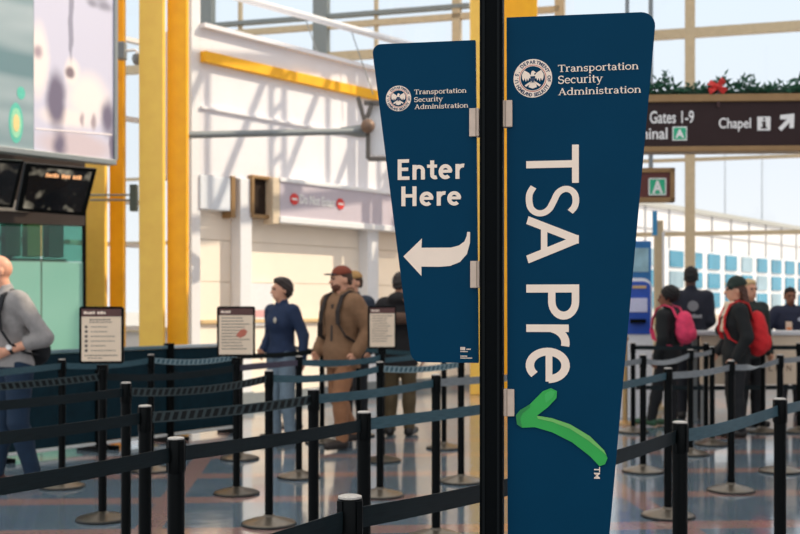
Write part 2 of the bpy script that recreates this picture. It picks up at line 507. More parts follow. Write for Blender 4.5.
def floor_material():
    m = bpy.data.materials.new('polished_terrazzo')
    m.use_nodes = True
    nt = m.node_tree; L = nt.links
    b = nt.nodes['Principled BSDF']
    tc = nt.nodes.new('ShaderNodeTexCoord')
    mp = nt.nodes.new('ShaderNodeMapping')
    mp.inputs['Rotation'].default_value = (0, 0, R(-4))
    L.new(tc.outputs['Object'], mp.inputs[0])
    sp = nt.nodes.new('ShaderNodeSeparateXYZ'); L.new(mp.outputs[0], sp.inputs[0])
    def math_(op, a, bb=None, c=None):
        n = nt.nodes.new('ShaderNodeMath'); n.operation = op
        for i, q in enumerate((a, bb, c)):
            if q is None: continue
            if isinstance(q, (int, float)): n.inputs[i].default_value = q
            else: L.new(q, n.inputs[i])
        return n.outputs[0]
    # salmon bands across the hall, every 1.15 m, and lengthwise every 3.4 m
    fy = math_('FRACT', math_('MULTIPLY', sp.outputs['Y'], 1 / 1.15))
    band = math_('LESS_THAN', fy, .22)
    fx = math_('FRACT', math_('MULTIPLY_ADD', sp.outputs['X'], 1 / 3.4, .35))
    bandx = math_('LESS_THAN', fx, .05)
    bb = math_('MAXIMUM', band, bandx)
    nz = nt.nodes.new('ShaderNodeTexNoise'); nz.inputs['Scale'].default_value = 1.3
    L.new(tc.outputs['Object'], nz.inputs['Vector'])
    base = nt.nodes.new('ShaderNodeMix'); base.data_type = 'RGBA'
    base.inputs['A'].default_value = srgb(80, 100, 114) + (1,)
    base.inputs['B'].default_value = srgb(116, 130, 140) + (1,)
    L.new(nz.outputs['Fac'], base.inputs['Factor'])
    mx = nt.nodes.new('ShaderNodeMix'); mx.data_type = 'RGBA'
    L.new(math_('MULTIPLY', bb, .7), mx.inputs['Factor'])
    L.new(base.outputs['Result'], mx.inputs['A'])
    mx.inputs['B'].default_value = srgb(168, 128, 114) + (1,)
    # terrazzo chips
    vo = nt.nodes.new('ShaderNodeTexVoronoi'); vo.inputs['Scale'].default_value = 70
    L.new(tc.outputs['Object'], vo.inputs['Vector'])
    hs = nt.nodes.new('ShaderNodeMix'); hs.data_type = 'RGBA'; hs.blend_type = 'OVERLAY'
    hs.inputs['Factor'].default_value = .12
    L.new(mx.outputs['Result'], hs.inputs['A']); L.new(vo.outputs['Color'], hs.inputs['B'])
    L.new(hs.outputs['Result'], b.inputs['Base Color'])
    n2 = nt.nodes.new('ShaderNodeTexNoise'); n2.inputs['Scale'].default_value = 2.2
    n2.inputs['Detail'].default_value = 4
    L.new(tc.outputs['Object'], n2.inputs['Vector'])
    rr = nt.nodes.new('ShaderNodeMapRange')
    rr.inputs['To Min'].default_value = .04; rr.inputs['To Max'].default_value = .16
    L.new(n2.outputs['Fac'], rr.inputs['Value']); L.new(rr.outputs['Result'], b.inputs['Roughness'])
    b.inputs['Specular IOR Level'].default_value = .8; b.inputs['IOR'].default_value = 1.9
    bp = nt.nodes.new('ShaderNodeBump'); bp.inputs['Strength'].default_value = .06; bp.inputs['Distance'].default_value = .02
    n3 = nt.nodes.new('ShaderNodeTexNoise'); n3.inputs['Scale'].default_value = 3.5
    L.new(tc.outputs['Object'], n3.inputs['Vector'])
    L.new(n3.outputs['Fac'], bp.inputs['Height']); L.new(bp.outputs['Normal'], b.inputs['Normal'])
    return m

# ------------------------------------------------------------------ the setting
LW = Plane(-2.7, 15.0, math.atan2(.777, .63))            # the long left side, running away to the right
WW = Plane(1.6, 20.3, math.atan2(-.28, .96))             # the window wall at the back

fl = MB()
fl.add([(-16, -4, 0), (16, -4, 0), (16, 17.0, 0), (-16, 26, 0)], [(0, 1, 2, 3)])
struct(fl.obj('floor', floor_material()))
gr = MB()
gr.add([(-200, 14, -.6), (200, 14, -.6), (200, 300, -.6), (-200, 300, -.6)], [(0, 1, 2, 3)])
struct(gr.obj('ground', mat('apron_concrete', (196, 190, 184), .8, 0, .05, .2)))

# unseen wall added right of the camera to keep sun off the foreground
wr = MB(); wr.box((6.6, 5.5, 4.8), (.2, 19, 9.6))
struct(wr.obj('sun_block_wall', M['plaster']))

# back: low sill wall and a wall of glass above it
sill = MB(); sill.box((1.0, .12, .45), (17, .24, .9))
struct(sill.obj('wall_back', mat('sill_stone', (214, 204, 194), .6, 0, .04, 3), loc=WW.o, rz=WW.rz))
win = MB()
def wx(px): return WW.pix(px, 300)[0]
def wz(py, px=740): return WW.pix(px, py)[1]
for px, w in ((690, .17), (560, .17), (457, .15), (845, .17)):
    win.box((wx(px), 0, 4.95), (w, .18, 8.1))
for px in (240, 318, 376):
    win.box((wx(px), .02, 5.0), (.06, .10, 8.0))
for z, h in ((wz(30), .16), (wz(158), .05), (wz(233), .07), (.93, .1), (9.0, .2)):
    win.box((1.0, -.01, z), (17, .14, h))
for z, h, x0, x1 in ((wz(-4), .10, wx(200), wx(560)),):
    win.box(((x0 + x1) / 2, -.02, z), (x1 - x0, .14, h))
gp = MB()
for px, w in ((322, .28), (208, .26)):
    gp.box((wx(px), -.03, 4.95), (w, .2, 8.1))
gp.box(((wx(200) + wx(470)) / 2, -.03, WW.pix(330, 17)[1]), (wx(470) - wx(200), .16, .07))
w1 = struct(win.obj('window_1', M['tan_metal'], loc=WW.o, rz=WW.rz))
gpo = struct(gp.obj('window_frame', mat('dark_mullion', (128, 134, 132), .5), parent=w1))
pane = MB(); pane.box((1.0, .06, 4.95), (17, .012, 8.1))
struct(pane.obj('window_pane', G_CLEAR, parent=w1))

# upper left glazing between the yellow columns
win = MB()
for t in (-4.6, -3.4, -2.2, -1.0, .2):
    win.box((t, 1.1, 4.5), (.07, .12, 9))
for z in (.06, 1.1, 2.25, 2.85, 4.0, 5.1, 6.2, 8.9):
    win.box((-2.2, 1.1, z), (4.9, .10, .06))
w2 = struct(win.obj('window_2', M['white_metal'], loc=LW.o, rz=LW.rz))
pane = MB(); pane.box((-2.2, 1.15, 4.5), (4.9, .012, 9))
struct(pane.obj('window_pane', G_CLEAR, parent=w2))

ep = MB(); ep.box((-.07, .25, 4.5), (.15, .5, 9))
struct(ep.obj('trim_3', M['white_metal'], loc=LW.o, rz=LW.rz))
# white bulkhead that the sun falls on
bk = MB()
ZB0, ZB1 = 3.19, 5.16
bk.box((3.5, .5, (ZB0 + ZB1) / 2), (7.0, 1.0, ZB1 - ZB0))
bk.box((3.5, -.02, 4.09), (7.0, .05, .035))
bk.box((3.5, .45, ZB1 + .03), (7.0, 1.1, .06))
struct(bk.obj('wall_bulkhead', M['plaster'], loc=LW.o, rz=LW.rz))
tb = MB(); tb.box((3.5, -.05, 4.77), (7.0, .10, .15))
struct(tb.obj('trim_1', M['yellow'], loc=LW.o, rz=LW.rz, bevel=.01))
# beige roll-down shutters below it
sh = MB()
for k in range(5):
    sh.box((3.5, .18, .29 + k * .58), (7.0, .05, .574))
sh.box((3.5, .22, 1.6), (7.0, .04, 3.2))
struct(sh.obj('wall_left', M['beige'], loc=LW.o, rz=LW.rz, bevel=.006))
tb = MB(); tb.box((3.5, .13, 1.19), (7.0, .06, .05))
struct(tb.obj('trim_2', mat('tan_rail', (222, 190, 140), .5), loc=LW.o, rz=LW.rz))
bs = MB(); bs.box((3.5, .13, .08), (7.0, .06, .16))
struct(bs.obj('baseboard_left', M['grey_metal'], loc=LW.o, rz=LW.rz))

# ------------------------------------------------------------------ roof trusses above the frame
def truss(x0, y0, x1, y1, zlo, zhi, n, label):
    t = empty('roof_truss', ((x0 + x1) / 2, (y0 + y1) / 2, zlo))
    c = t.location
    a0, b0 = Vector((x0, y0, zlo)) - c, Vector((x1, y1, zlo)) - c
    a1, b1 = Vector((x0, y0, zhi)) - c, Vector((x1, y1, zhi)) - c
    MB().span(a0, b0, .12, .12).obj('lower_chord', M['white_metal'], t)
    MB().span(a1, b1, .14, .14).obj('upper_chord', M['white_metal'], t)
    w = MB()
    for i in range(n):
        p = a0.lerp(b0, i / n); q = a1.lerp(b1, (i + 1) / n); r_ = a1.lerp(b1, i / n)
        w.span(p, q, .10, .10); w.span(p, r_, .08, .08)
        if i % 2 == 0:
            p2 = a0.lerp(b0, (i + .22) / n); r2 = a1.lerp(b1, (i + .22) / n)
            w.span(p2, r2, .08, .08)
            for k in range(6):
                w.span(p.lerp(r_, k / 6), p2.lerp(r2, k / 6 + .08), .07, .07)
    w.obj('web', M['white_metal'], t)
    tag(t, label, 'roof truss')
    return t
truss(2.0, 14.7, 5.4, 20.2, 7.1, 9.3, 6, 'white steel lattice roof truss high above the hall, in front of the white bulkhead')

# white roof pipe crossing the upper windows
a, b = P(232, -4, 16.5), P(480, 64, 18.0)
sp = empty('roof_strut', (a + b) / 2)
c = sp.location
MB().tube([a - c, b - c], .055, 12).obj('strut_tube', M['white_metal'], sp, smooth=True)
wires = MB()
for px in (300, 345):
    q = a.lerp(b, (px - 232) / 248) - c
    wires.tube([q, q + Vector((.35, .1, -1.0))], .008, 6)
wires.obj('stay_wire', M['grey_metal'], sp)
tag(sp, 'slanting white roof pipe crossing the upper windows above the bulkhead', 'roof pipe')

# ------------------------------------------------------------------ yellow columns
def steel_column(d, faces, label, z1=9.0):
    """faces: (px0, px1, material, depth offset) for the flanges of one built-up column"""
    cx = sum((f[0] + f[1]) / 2 for f in faces) / len(faces)
    t = empty('steel_column', ((cx - 400) / FPX * d, d, 0))
    for px0, px1, mm, off in faces:
        dd = d + off
        x0, x1 = (px0 - 400) / FPX * dd, (px1 - 400) / FPX * dd
        f = MB(); f.box(((x0 + x1) / 2 - t.location.x, off, z1 / 2), (x1 - x0, .12, z1))
        f.obj('flange', M[mm], t, bevel=.012)
    bt = MB()
    x0, x1 = (faces[0][0] - 400) / FPX * d - t.location.x, (faces[-1][1] - 400) / FPX * d - t.location.x
    for z in (.1, z1 - .1):
        bt.box(((x0 + x1) / 2, .1, z), ((x1 - x0) * .96, .08, .2))
    bt.obj('batten_plate', M['yellow'], t)
    tag(t, label, 'column')
    return t
steel_column(13.6, ((140, 164.5, 'yellow_lit', 0), (168, 188, 'yellow', .25)), 'broad yellow steel column in front of the left windows, rising from behind the teal barrier')
steel_column(14.6, ((85, 106.5, 'yellow_lit', 0), (110.5, 125, 'yellow', .25)), 'yellow steel column between the green glass and the broad column, partly behind the hanging banner')
steel_column(17.6, ((470, 492, 'yellow_lit', 0), (495, 537, 'yellow', .25)), 'yellow steel column glimpsed behind the tall black sign post')

# ------------------------------------------------------------------ fittings on the bulkhead
def lw_thing(name, t, z, off=0.0):
    return empty(name, LW.world(t, off, z), LW.rz)

# hanging fascia with the no-entry lettering
x0, z1 = LW.pix(280, 184, -.16); x1, _ = LW.pix(398, 184, -.16)
x1 = x0 + 3.3
t = lw_thing('overhead_sign', x0, 2.63, -.16)
W = x1 - x0
MB().box((W / 2, .09, .30), (W, .18, .60)).obj('sign_box', mat('mauve_sign_face', (196, 186, 196), .5, 0, .03), t, bevel=.01)
MB().box((W / 2, .08, .02), (W + .04, .22, .09)).obj('lower_edge', M['white_metal'], t, bevel=.01)
MB().box((W / 2, .08, .59), (W + .04, .22, .06)).obj('upper_edge', M['white_metal'], t, bevel=.01)
MB().box((-.08, .09, .28), (.14, .2, .66)).obj('end_post', mat('sand_post', (214, 196, 170), .6), t, bevel=.01)
mred = mat('no_entry_red', (214, 52, 48), .5)
for px in (294, 340):
    cx = LW.pix(px, 205, -.16)[0] - x0
    s_ = MB(); s_.lathe([(.085, 0), (.085, .012)], 24)
    s_.v = [(cx + a_, -.002 - c_, .33 + b_) for a_, b_, c_ in s_.v]
    so = s_.obj('no_entry_disc', mred, t)
    MB().box((cx, -.017, .33), (.11, .006, .028)).obj('disc_bar', M['white'], so)
vs, fs = text_poly('Do Not Enter', .02)
xa = LW.pix(299.5, 205, -.16)[0] - x0; xb = LW.pix(334.5, 205, -.16)[0] - x0
lt = MB(); flat(lt, fit(vs, xa, .27, xb, .41), fs, -.012, 0)
lt.obj('lettering', M['white'], t)
tag(t, 'pale mauve hanging sign with two red no-entry discs under the white bulkhead', 'sign')

# white light box left of it, grey column, dark recess
x0, z1 = LW.pix(199, 178); x1, _ = LW.pix(229, 178)
t = lw_thing('soffit_panel', (x0 + x1) / 2, 2.72, -.03)
MB().box((0, .1, .23), (x1 - x0, .2, .46)).obj('panel', mat('pale_blue_panel', (222, 228, 236), .4, 0, .02), t, bevel=.01)
MB().box(((x1 - x0) / 2 + .05, .1, .2), (.08, .22, .58)).obj('side_frame', M['bronze'], t, bevel=.01)
tag(t, 'pale blue-white soffit panel under the bulkhead beside the broad yellow column', 'panel')

x0, _ = LW.pix(238, 200); x1, _ = LW.pix(249.5, 200)
t = lw_thing('square_column', (x0 + x1) / 2, 0, .05)
MB().box((0, 0, 1.6), (x1 - x0, .2, 3.19)).obj('shaft', M['white_metal'], t, bevel=.01)
MB().box((0, 0, .1), (x1 - x0 + .04, .26, .2)).obj('plinth', M['grey_metal'], t, bevel=.01)
tag(t, 'slim white square column left of the dark recess under the bulkhead', 'column')
x0, _ = LW.pix(363, 280, .06); x1, _ = LW.pix(374, 280, .06)
t = lw_thing('square_column', (x0 + x1) / 2, 0, .06)
MB().box((0, 0, 1.6), (x1 - x0, .2, 3.19)).obj('shaft', M['white_metal'], t, bevel=.01)
MB().box((0, 0, .1), (x1 - x0 + .04, .26, .2)).obj('plinth', M['grey_metal'], t, bevel=.01)
tag(t, 'slim white square column behind the man in the tan cap', 'column')

x0, _ = LW.pix(250, 200); x1, _ = LW.pix(276, 200)
t = lw_thing('recess_box', (x0 + x1) / 2, 2.70, -.2)
w = x1 - x0
b_ = MB(); b_.box((0, .20, .26), (w, .04, .5)).obj('back_panel', mat('dark_recess', (52, 42, 36), .8, 0, .15, 8, spec=.1), t)
f_ = MB(); f_.box((0, .19, .53), (w + .08, .16, .05)); f_.box((0, .19, -.02), (w + .08, .16, .05))
f_.box((-w / 2 - .02, .19, .26), (.05, .16, .5)); f_.box((w / 2 + .03, .19, .26), (.07, .16, .60))
f_.obj('frame', M['bronze'], t, bevel=.008)
tag(t, 'dark brown open recess in a tan frame left of the no-entry sign', 'recess')

# white poster on the shutter behind the woman
x0, z1 = LW.pix(248, 283, .13); x1, z0 = LW.pix(272, 325, .13)
t = lw_thing('wall_poster', (x0 + x1) / 2, z0, .13)
MB().box((0, 0, (z1 - z0) / 2), (x1 - x0, .03, z1 - z0)).obj('board', M['white_metal'], t)
s_ = MB(); s_.box((0, -.018, (z1 - z0) * .28), ((x1 - x0) * .8, .006, .1))
s_.obj('pink_band', mat('poster_pink', (226, 170, 168), .6), t)
tag(t, 'white notice board on the beige shutter behind the woman in navy', 'notice board')

# horizontal grey arm with a bracket frame
a, b = P(190, 135, 14.0), P(366, 131, 15.3)
t = empty('bracket_arm', a); a0 = a.copy()
q = lambda px, py, d=15.3: P(px, py, d) - a0
MB().tube([q(186, 135, 13.95), b - a0], [.045, .045], 12).obj('arm_tube', M['grey_metal'], t, smooth=True)
k = MB(); k.tube([b - a0 - Vector((.35, 0, 0)), b - a0 - Vector((.1, 0, 0)), b - a0], [.05, .085, .085], 12)
k.obj('arm_end', M['grey_metal'], t, smooth=True)
k = MB()
k.span(q(358, 97), q(367, 130), .06, .06)
for p1, p2 in (((364, 103), (392, 103)), ((368, 159), (392, 159)), ((368, 130), (368, 159)), ((367, 118), (372, 103))):
    k.span(q(*p1), q(*p2), .06, .06)
k.obj('bracket_frame', mat('bracket_grey', (104, 98, 92), .5, .2), t, bevel=.005)
MB().sphere(q(368, 126, 15.2), .10).obj('swivel', mat('swivel_brown', (128, 104, 88), .5, .3), t, smooth=True)
k = MB(); k.box(q(385, 130, 15.4), (.42, .05, .72)); k.obj('backing_plate', M['white_metal'], t, bevel=.01)
tag(t, 'long grey arm from the yellow column to a bracket frame in front of the bulkhead', 'bracket arm')

# small camera on the column
t = empty('security_camera', P(123, 52, 14.4)); a0 = t.location.copy()
q = lambda px, py, d=14.3: P(px, py, d) - a0
MB().box(q(122, 51), (.10, .14, .22)).obj('wall_box', M['grey_metal'], t, bevel=.01)
MB().tube([q(125, 51), q(135, 50), q(137, 52), q(137, 57)], .018, 8).obj('arm', M['white_metal'], t, smooth=True)
k = MB(); k.lathe([(.02, .07), (.06, .05), (.07, 0), (.06, -.05), (.03, -.075)], 16, c=q(137.5, 59)); k.obj('dome', M['grey_metal'], t, smooth=True)
tag(t, 'small grey dome camera on an arm beside the hanging banner', 'security camera')

t = empty('rod_bracket', P(134, 198, 14.2)); a0 = t.location.copy()
q = lambda px, py, d=14.2: P(px, py, d) - a0
MB().box(q(134, 198), (.09, .12, .34)).obj('plate', mat('bracket_green', (92, 104, 96), .5, .2), t, bevel=.008)
k = MB(); k.tube([q(90, 195), q(134, 195)], .012, 8); k.tube([q(90, 200), q(134, 200)], .012, 8)
k.obj('rod', M['grey_metal'], t)
tag(t, 'grey-green bracket with two thin rods beside the tilted monitor', 'bracket')

# ------------------------------------------------------------------ hanging banner, monitors, green glass
BN = Plane(-3.57 * .925, 14.0 * .925, LW.rz)
def banner_mat(blobs):
    """blurred waterside print: soft ellipses (x, z, rx, rz, colour) over a pale lilac ground"""
    m = bpy.data.materials.new('printed_banner'); m.use_nodes = True
    nt = m.node_tree; L = nt.links; b = nt.nodes['Principled BSDF']
    b.inputs['Roughness'].default_value = .45
    tc = nt.nodes.new('ShaderNodeTexCoord')
    nz = nt.nodes.new('ShaderNodeTexNoise'); nz.inputs['Scale'].default_value = 4.5; nz.inputs['Detail'].default_value = 4
    L.new(tc.outputs['Object'], nz.inputs['Vector'])
    wob = nt.nodes.new('ShaderNodeVectorMath'); wob.operation = 'MULTIPLY_ADD'
    wob.inputs[1].default_value = (.07, 0, .07); L.new(nz.outputs['Color'], wob.inputs[0]); L.new(tc.outputs['Object'], wob.inputs[2])
    col = None
    for x, z, rx, rz_, c, hard in blobs:
        sb = nt.nodes.new('ShaderNodeVectorMath'); sb.operation = 'SUBTRACT'; sb.inputs[1].default_value = (x + .035, 0, z + .035)
        L.new(wob.outputs[0], sb.inputs[0])
        ml = nt.nodes.new('ShaderNodeVectorMath'); ml.operation = 'MULTIPLY'; ml.inputs[1].default_value = (1 / rx, 0, 1 / rz_)
        L.new(sb.outputs[0], ml.inputs[0])
        ln = nt.nodes.new('ShaderNodeVectorMath'); ln.operation = 'LENGTH'; L.new(ml.outputs[0], ln.inputs[0])
        mr = nt.nodes.new('ShaderNodeMapRange'); mr.interpolation_type = 'SMOOTHSTEP'
        mr.inputs['From Min'].default_value = 1 - hard; mr.inputs['From Max'].default_value = 1 + hard * .3
        mr.inputs['To Min'].default_value = 1; mr.inputs['To Max'].default_value = 0
        L.new(ln.outputs['Value'], mr.inputs['Value'])
        mx = nt.nodes.new('ShaderNodeMix'); mx.data_type = 'RGBA'
        L.new(mr.outputs['Result'], mx.inputs['Factor'])
        if col is None: mx.inputs['A'].default_value = srgb(206, 204, 222) + (1,)
        else: L.new(col, mx.inputs['A'])
        mx.inputs['B'].default_value = srgb(*c) + (1,)
        col = mx.outputs['Result']
    L.new(col, b.inputs['Base Color'])
    return m
x1, zb1 = BN.pix(114, 160); xs, zs = BN.pix(34, 153); x0, zb0 = BN.pix(-14, 148)
zt = 6.4; zb = zb1
t = empty('hanging_banner', BN.world(xs, 0, zb), BN.rz)
q = lambda px, py: (BN.pix(px, py)[0] - xs, BN.pix(px, py)[1] - zb)
pxm = abs(q(60, 80)[0] - q(59, 80)[0])           # metres per pixel on the banner
blobs = []
PALE, DARK, MAST, LEAF, WAT = (244, 230, 226), (112, 104, 126), (150, 148, 166), (148, 146, 162), (206, 190, 196)
for px, py, rx, ry, c, hard in ((76, 146, 44, 17, WAT, .5), (38, 60, 12, 42, PALE, .5), (88, 98, 26, 30, PALE, .6), (68, 118, 32, 12, PALE, .6), (72, 72, 9, 16, PALE, .5),
        (56, 100, 11, 34, DARK, .55), (60, 145, 9, 18, DARK, .8), (108, 118, 9, 22, DARK, .7), (112, 146, 4, 20, (124, 116, 138), .6), (38, 52, 5, 8, (170, 150, 160), .8),
        (71, 20, 3.0, 46, MAST, .3), (70, 72, 6, 7, (128, 112, 120), .6), (92, 3, 7, 6, LEAF, .8), (104, 6, 10, 7, LEAF, .8), (98, -4, 12, 6, LEAF, .8), (94, 122, 3, 10, (168, 152, 158), .7), (82, 120, 3, 9, (176, 160, 166), .7)):
    x, z = q(px, py); blobs.append((x, z, rx * pxm, ry * pxm * .85, c, hard))
pn = MB().box(((x1 - xs) / 2, .04, (zt - zb) / 2), (x1 - xs, .08, zt - zb)).obj('picture_panel', banner_mat(blobs), t)
pr = MB(); pr.prism([q(36, 128), q(112, 134), q(112, 135.4), q(36, 129.4)], -.004, 0, 0)
pr.obj('printed_shore_line', mat('print_pale', (240, 228, 226), .5, 0, .06, 5), pn)
def stripe_mat():
    m = bpy.data.materials.new('teal_screen'); m.use_nodes = True
    nt = m.node_tree; L = nt.links; b = nt.nodes['Principled BSDF']; b.inputs['Roughness'].default_value = .25
    tc = nt.nodes.new('ShaderNodeTexCoord'); wv = nt.nodes.new('ShaderNodeTexNoise')
    mp = nt.nodes.new('ShaderNodeMapping'); mp.inputs['Scale'].default_value = (.3, .3, 1.6)
    L.new(tc.outputs['Object'], mp.inputs[0]); L.new(mp.outputs[0], wv.inputs['Vector']); wv.inputs['Scale'].default_value = 1.0
    rp = nt.nodes.new('ShaderNodeValToRGB')
    rp.color_ramp.elements[0].position = .38; rp.color_ramp.elements[0].color = srgb(112, 140, 146) + (1,)
    rp.color_ramp.elements[1].position = .62; rp.color_ramp.elements[1].color = srgb(190, 200, 204) + (1,)
    L.new(wv.outputs['Fac'], rp.inputs['Fac']); L.new(rp.outputs['Color'], b.inputs['Base Color'])
    return m
pl = MB().box(((x0 - .9 - .01) / 2 + 0 - xs / 2 * 0 + (0 - 0) - xs / 2, .05, (zt - zb) / 2), (xs - x0 + .9, .10, zt - zb)).obj('screen_panel', stripe_mat(), t)
gx, gz = q(16, 123)
g = MB(); g.v = []
for r_, mi, y in ((.115, 0, -.002), (.085, 1, -.005), (.05, 2, -.008)):
    pts = [(gx + r_ * .75 * math.cos(2 * PI * k / 24), gz + r_ * 1.9 * math.sin(2 * PI * k / 24)) for k in range(24)]
    g.prism(pts, y, y + .003, mi)
g.prism([(gx + .06 + .05 * math.cos(2 * PI * k / 16), gz + .33 + .07 * math.sin(2 * PI * k / 16)) for k in range(16)], -.003, 0, 0)
g.obj('glowing_spot', [mat('spot_teal', (92, 190, 170), .5), mat('spot_green', (150, 214, 176), .5), mat('spot_amber', (236, 206, 140), .5)], pl)
f = MB(); f.box(((x0 - .9 + x1 - xs * 2) / 2, .05, -.03), (x1 - x0 + .9 + .04, .16, .06))
f.box((x1 - xs + .02, .05, (zt - zb) / 2), (.05, .14, zt - zb))
f.obj('frame', M['grey_metal'], t, bevel=.006)
tag(t, 'big hanging banner with a hazy waterside picture and a teal striped screen, upper left', 'banner')

def screen_mat(sheen_and_text):
    nm = 'screen_strong_sheen' if sheen_and_text else 'screen_faint_sheen'
    m = bpy.data.materials.new(nm); m.use_nodes = True
    nt = m.node_tree; L = nt.links; b = nt.nodes['Principled BSDF']
    b.inputs['Base Color'].default_value = srgb(16, 18, 20) + (1,); b.inputs['Roughness'].default_value = .15
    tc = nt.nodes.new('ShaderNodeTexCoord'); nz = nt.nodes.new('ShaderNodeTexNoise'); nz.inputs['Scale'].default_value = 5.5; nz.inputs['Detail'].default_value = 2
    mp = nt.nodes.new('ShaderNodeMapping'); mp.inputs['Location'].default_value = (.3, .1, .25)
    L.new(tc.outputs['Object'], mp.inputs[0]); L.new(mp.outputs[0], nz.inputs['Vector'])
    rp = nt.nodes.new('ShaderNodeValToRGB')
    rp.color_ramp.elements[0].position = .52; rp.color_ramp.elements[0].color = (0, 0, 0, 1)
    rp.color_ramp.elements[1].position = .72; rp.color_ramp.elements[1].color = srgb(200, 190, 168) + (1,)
    L.new(nz.outputs['Fac'], rp.inputs['Fac']); L.new(rp.outputs['Color'], b.inputs['Emission Color'])  # blurry reflection on the screen, painted in as beige emission patches
    b.inputs['Emission Strength'].default_value = .35 if sheen_and_text else .15
    return m
def monitor(corners, d0, d1, label, sheen_and_text):
    """corners TL TR BR BL in the frame; d0 left depth, d1 right depth"""
    pts = [P(*corners[0], d0), P(*corners[1], d1), P(*corners[2], d1 + .1), P(*corners[3], d0 + .1)]
    c = sum(pts, Vector()) / 4
    t = empty('monitor', c)
    pts = [p - c for p in pts]
    ex = (pts[1] - pts[0]).normalized(); n = ex.cross(pts[3] - pts[0]).normalized()
    if n.y > 0: n = -n          # towards the viewer
    def quad(mb, s0, off, mi=0):
        f_ = [p * s0 + n * off for p in pts]; b_ = [p * s0 + n * (off - .05) for p in pts]
        mb.add(f_ + b_, [(3, 2, 1, 0), (4, 5, 6, 7), (0, 1, 5, 4), (1, 2, 6, 5), (2, 3, 7, 6), (3, 0, 4, 7)], mi)
    m1 = MB(); quad(m1, 1.0, 0); m1.obj('casing', M['black'], t)
    m2 = MB(); quad(m2, .86, .006); so = m2.obj('screen', screen_mat(sheen_and_text), t)
    if sheen_and_text:
        vs, fs = blurred_line([.5, .8, .4, .7, .5, -.5, .6, .9, .5, -.5, .7, .5, .8])
        l = MB(); up = (pts[0] - pts[3]).normalized(); w = (pts[1] - pts[0]).length
        f2 = fit(vs, -.20 * w, .135, .30 * w, .18)
        l.add([ex * x + up * y + n * .012 for x, y in f2], fs); l.add([ex * x + up * y + n * .0115 for x, y in f2], [tuple(reversed(f)) for f in fs])
        l.obj('screen_text', mat('screen_amber', (226, 170, 120), .5, emit=((226, 160, 110), .35)), so)
    MB().tube([n * -.04, n * -.25, n * -.25 + Vector((0, 0, .16))], .03, 8).obj('mount_arm', M['grey_metal'], t)
    tag(t, label, 'monitor')
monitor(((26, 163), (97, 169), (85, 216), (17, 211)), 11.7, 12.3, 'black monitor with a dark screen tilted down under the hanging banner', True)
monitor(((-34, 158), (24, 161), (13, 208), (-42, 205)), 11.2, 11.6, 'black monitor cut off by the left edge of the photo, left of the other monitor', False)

GG = Plane(*(lambda p: (p.x, p.y))(P(84, 300, 13.4)), R(32))
x1, zt_ = GG.pix(84, 226); _, zm = GG.pix(60, 262); x0 = GG.pix(-30, 300)[0]
t = empty('glass_partition', GG.world(0, 0, 0), GG.rz)
W = x1 - x0
def frosted():
    m = bpy.data.materials.new('frosted_green_glass'); m.use_nodes = True
    nt = m.node_tree; b = nt.nodes['Principled BSDF']
    b.inputs['Roughness'].default_value = .22; b.inputs['Coat Weight'].default_value = .6
    tc = nt.nodes.new('ShaderNodeTexCoord'); nz = nt.nodes.new('ShaderNodeTexNoise'); nz.inputs['Scale'].default_value = .8
    rp = nt.nodes.new('ShaderNodeValToRGB')
    rp.color_ramp.elements[0].color = srgb(126, 190, 166) + (1,); rp.color_ramp.elements[1].color = srgb(166, 214, 194) + (1,)
    nt.links.new(tc.outputs['Object'], nz.inputs['Vector']); nt.links.new(nz.outputs['Fac'], rp.inputs['Fac'])
    nt.links.new(rp.outputs['Color'], b.inputs['Base Color'])
    return m
fm = frosted()
for xa, xb in ((x0, GG.pix(41, 300)[0]), (GG.pix(41.5, 300)[0], x1)):
    MB().box(((xa + xb) / 2, 0, zm / 2), (xb - xa - .012, .02, zm)).obj('frosted_pane', fm, t)
    MB().box(((xa + xb) / 2, 0, (zm + zt_) / 2), (xb - xa - .012, .016, zt_ - zm - .01)).obj('clear_pane', G_GREEN, t)
MB().box((x1 + .0, 0, 1.35), (.035, .06, 2.7)).obj('end_post', M['black'], t)
h = MB(); h.box(((x0 + x1) / 2, .05, zt_ + .42), (W, .2, .84)); h.obj('header', mat('dark_header', (62, 50, 42), .5, 0, .1, 4), t)
MB().box(((x0 + x1) / 2 - .3, -.06, zt_ + .2), (W - .7, .04, .13)).obj('header_light_strip', mat('header_beige', (206, 190, 168), .5), t)
tag(t, 'frosted green glass partition behind the bald man at the left', 'glass partition')
# cabinets seen dimly through the upper glass
t = empty('back_counter', GG.world((x0 + x1) / 2, .9, 0), GG.rz)
MB().box((0, .1, 1.0), (W, .5, 2.0)).obj('body', mat('counter_grey', (120, 122, 116), .6), t)
for k in range(5):
    MB().box((-W / 2 + W * (k + .5) / 5, 0, 2.25), (W / 5 - .08, .3, .45)).obj('shelf_box', mat('box_%d' % (k % 3), ((196, 176, 128), (88, 110, 112), (150, 160, 150))[k % 3], .6), t)
tag(t, 'back counter with pale boxes seen through the clear upper strip of green glass', 'counter')

